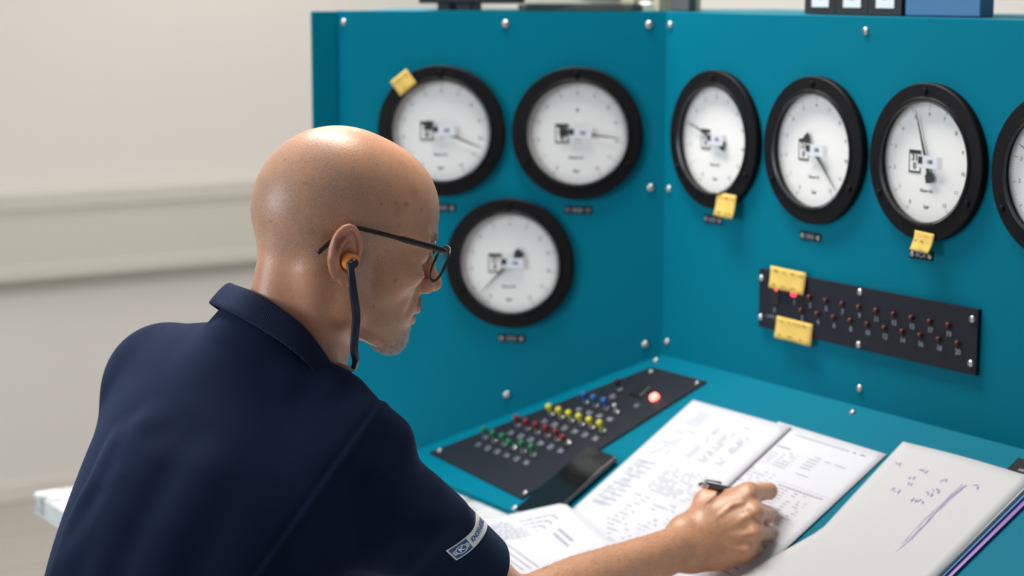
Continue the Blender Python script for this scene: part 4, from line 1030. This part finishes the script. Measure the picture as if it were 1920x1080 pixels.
i, r = sample(wg.astype(float), 1800, 8); fd = (WRR - ELR) / np.linalg.norm(WRR - ELR) + np.array([.3, -.2, -.2]); hairs('forearm_hair', Va[i], NA[i] * .25, r.uniform(.004, .009, len(i)), fd * 1.2, .00005, ((.16, .09, .05), (.05, .03, .02)), 'fine dark forearm hair', 4)

# --- pen
pt = K(1430, 931, 2.532); pe = K(1312, 908, 2.412); ax = (pe - pt); PL_ = np.linalg.norm(ax); ax /= PL_
sd = np.cross(ax, UP); sd /= np.linalg.norm(sd); u2 = np.cross(sd, ax)
PM = basis(pt, sd, u2, ax); PENB = mat('pen_black', (.012, .012, .013), .25); CHR = mat('pen_chrome', (.75, .74, .72), .15, metal=1)
pen = tag(empty('ballpoint_pen', PM), 'black ballpoint pen with chrome end held in the right hand', 'pen')
MB().lathe([(.0006, 0), (.0011, .004), (.0025, .012), (.0042, .022), (.0046, .06), (.0046, PL_ - .014)], 20, None, True, True).build('barrel', PENB, pen, PM, True, 40)
MB().lathe([(.0046, PL_ - .0138), (.0042, PL_ - .009), (.0026, PL_ - .0085), (.0026, PL_ - .001), (.0018, PL_)], 18, None, True, True).build('push_button', CHR, pen, PM, True, 40)
MB().tube([(0, .0050, PL_ - .013), (0, .0068, PL_ - .016), (0, .0068, PL_ - .050)], [.0022, .0022, .0016], 8, .5).build('clip', CHR, pen, PM, True, 40)

# --- glasses (head frame, millimetres -> metres)
GM = Matrix([[*HR[0], HO[0]], [*HR[1], HO[1]], [*HR[2], HO[2]], [0, 0, 0, 1]])
FRM = mat('glasses_black', (.014, .011, .010), .3); LENS = mat('lens_glass', (1, 1, 1), .02, trans=1.0); LENS.node_tree.nodes['Principled BSDF'].inputs['IOR'].default_value = 1.04
gl = tag(empty('eyeglasses', GM), 'thin black framed eyeglasses worn by the man', 'glasses')
def mm(P_): return [tuple(np.array(p) / 1000) for p in P_]
for sy in (-1, 1):
    loop = []
    for k in range(40):
        a = 2 * math.pi * k / 40; ca_, sa_ = math.cos(a), math.sin(a); e_ = 2.7
        yy = 27 * np.sign(ca_) * abs(ca_) ** (2 / e_); zz_ = 19.5 * np.sign(sa_) * abs(sa_) ** (2 / e_)
        if zz_ < 0: yy *= 1 - .12 * (zz_ / -19.5) ** 2
        Y = 37 + yy; X = 104 - .0006 * Y * Y + (zz_ * .20); loop.append((X, sy * Y, 14 + zz_))
    MB().tube(mm(loop + loop[:2]), .00115, 8, 1.6).build('rim', FRM, gl, GM, True)
    n_ = 40; c_ = np.mean(loop, 0); lv = mm(loop) + [tuple(c_ / 1000)]
    o = MB().add(lv, [(k, (k + 1) % n_, n_) for k in range(n_)]).build('lens', LENS, gl, GM, False); md = o.modifiers.new('t', 'SOLIDIFY'); md.thickness = .0012
    tp_ = catmull([(98, sy * 62, 30), (95, sy * 70, 31), (80, sy * 74.5, 32.5), (40, sy * 79, 34), (8, sy * 80, 34.5), (-8, sy * 80, 33), (-22, sy * 79, 20), (-37, sy * 78, -1)], 6)
    MB().tube(mm(tp_), [.0014] * 4 + [.0016] * 14 + [.0012] * (len(tp_) - 18), 8, 2.0).build('temple', FRM, gl, GM, True)
MB().tube(mm(catmull([(104.5, -11, 20), (107.5, -5, 23.5), (108, 0, 24), (107.5, 5, 23.5), (104.5, 11, 20)], 5)), .0013, 8).build('bridge', FRM, gl, GM, True)
for sy in (-1, 1): MB().lathe([(.0012, -.0035), (.0022, 0), (.0012, .0035)], 10, Matrix.Translation((.0985, sy * .0105, .012)), True, True).build('nose_pad', mat('pad_silicone', (.55, .42, .35), .4), gl, GM, True)

# --- banded ear plugs hanging under the chin
ORG = mat('foam_orange', (.85, .30, .05), .7); BND = mat('band_navy', (.012, .016, .035), .35); CLR = mat('band_clear', (.36, .33, .26), .2)
bp0 = tag(empty('banded_earplugs', GM), 'orange foam ear plug on a dark blue band hanging under the chin', 'ear plugs')
def wl(w_): return HR.T @ (np.asarray(w_) - HO)
for sy in (-1, 1):
    PM2 = GM @ Matrix.Translation((-.004, sy * .0865, -.001)) @ Matrix.Rotation(sy * math.radians(-90), 4, 'X') @ Matrix.Rotation(math.radians(12), 4, 'Y')
    MB().lathe([(.0070, -.010), (.0088, -.004), (.0093, .002), (.0088, .0055), (.0072, .0080), (.0030, .0088)], 24, None, True, True).build('foam_plug', ORG, bp0, PM2, True, 50)
    MB().lathe([(.0044, .0075), (.0050, .0085), (.0050, .0120), (.0038, .0135)], 16, None, True, True).build('plug_stem', BND, bp0, PM2, True, 50)
dps = float((h2w((-4, -99, 0)) - CAM) @ FW)
R_path = [wl(at(x, y, dps + dz)) for x, y, dz in ((656, 492, 0), (659, 515, -.002), (663, 550, .000), (668, 590, .008), (666, 625, .012), (664, 655, .016), (667, 675, .024), (664, 690, .040))]
Lm = [p * np.array([1, -1, 1]) for p in R_path]
mid_ = (R_path[-1] + Lm[-1]) / 2 + np.array([-.012, 0, -.010])
right = catmull(R_path, 8)
MB().tube([tuple(p) for p in right], [.0034 + .0012 * math.sin(math.pi * k / (len(right) - 1)) for k in range(len(right))], 10, .55, None, (0, 1, 0)).build('band_arm', BND, bp0, GM, True)
left = catmull(Lm, 8)
MB().tube([tuple(p) for p in left], .0036, 10, .55, None, (0, 1, 0)).build('band_arm', BND, bp0, GM, True)
und = catmull([R_path[-1], R_path[-1] * .85 + mid_ * .15 + np.array([-.004, 0, -.003]), mid_, Lm[-1] * .85 + mid_ * .15 + np.array([-.004, 0, -.003]), Lm[-1]], 8)
MB().tube([tuple(p) for p in und], .0042, 10, .7, None, (1, 0, 0)).build('band_bow', CLR, bp0, GM, True)

# --- eyes, looking down at the sheets
EYEW = mat('eye_white', (.72, .68, .65), .2); IRIS = mat('eye_iris', (.05, .07, .09), .15)
for sy in (-1, 1):
    EM = GM @ Matrix.Translation((.0772, sy * .033, .0180)) @ Matrix.Rotation(math.radians(90 + 22), 4, 'Y')
    pr_ = [(.0122 * math.sin(math.pi * k / 16), .0122 * math.cos(math.pi * k / 16)) for k in range(1, 16)]
    o = MB().lathe(pr_, 24, None, True, True).build('eye', EYEW, person, EM, True)
    MB().lathe([(.0056, .01095), (.0040, .01165), (.0020, .01225)], 18, None, False, True).build('iris', IRIS, o, EM, True)

# small print and hair are one part each
for o in bpy.data.objects:
    if o.name.split('.')[0] in ('scale_numerals', 'scale_ticks', 'printed_text', 'printed_heading', 'handwriting', 'dial_legend'): o['kind'] = 'stuff'
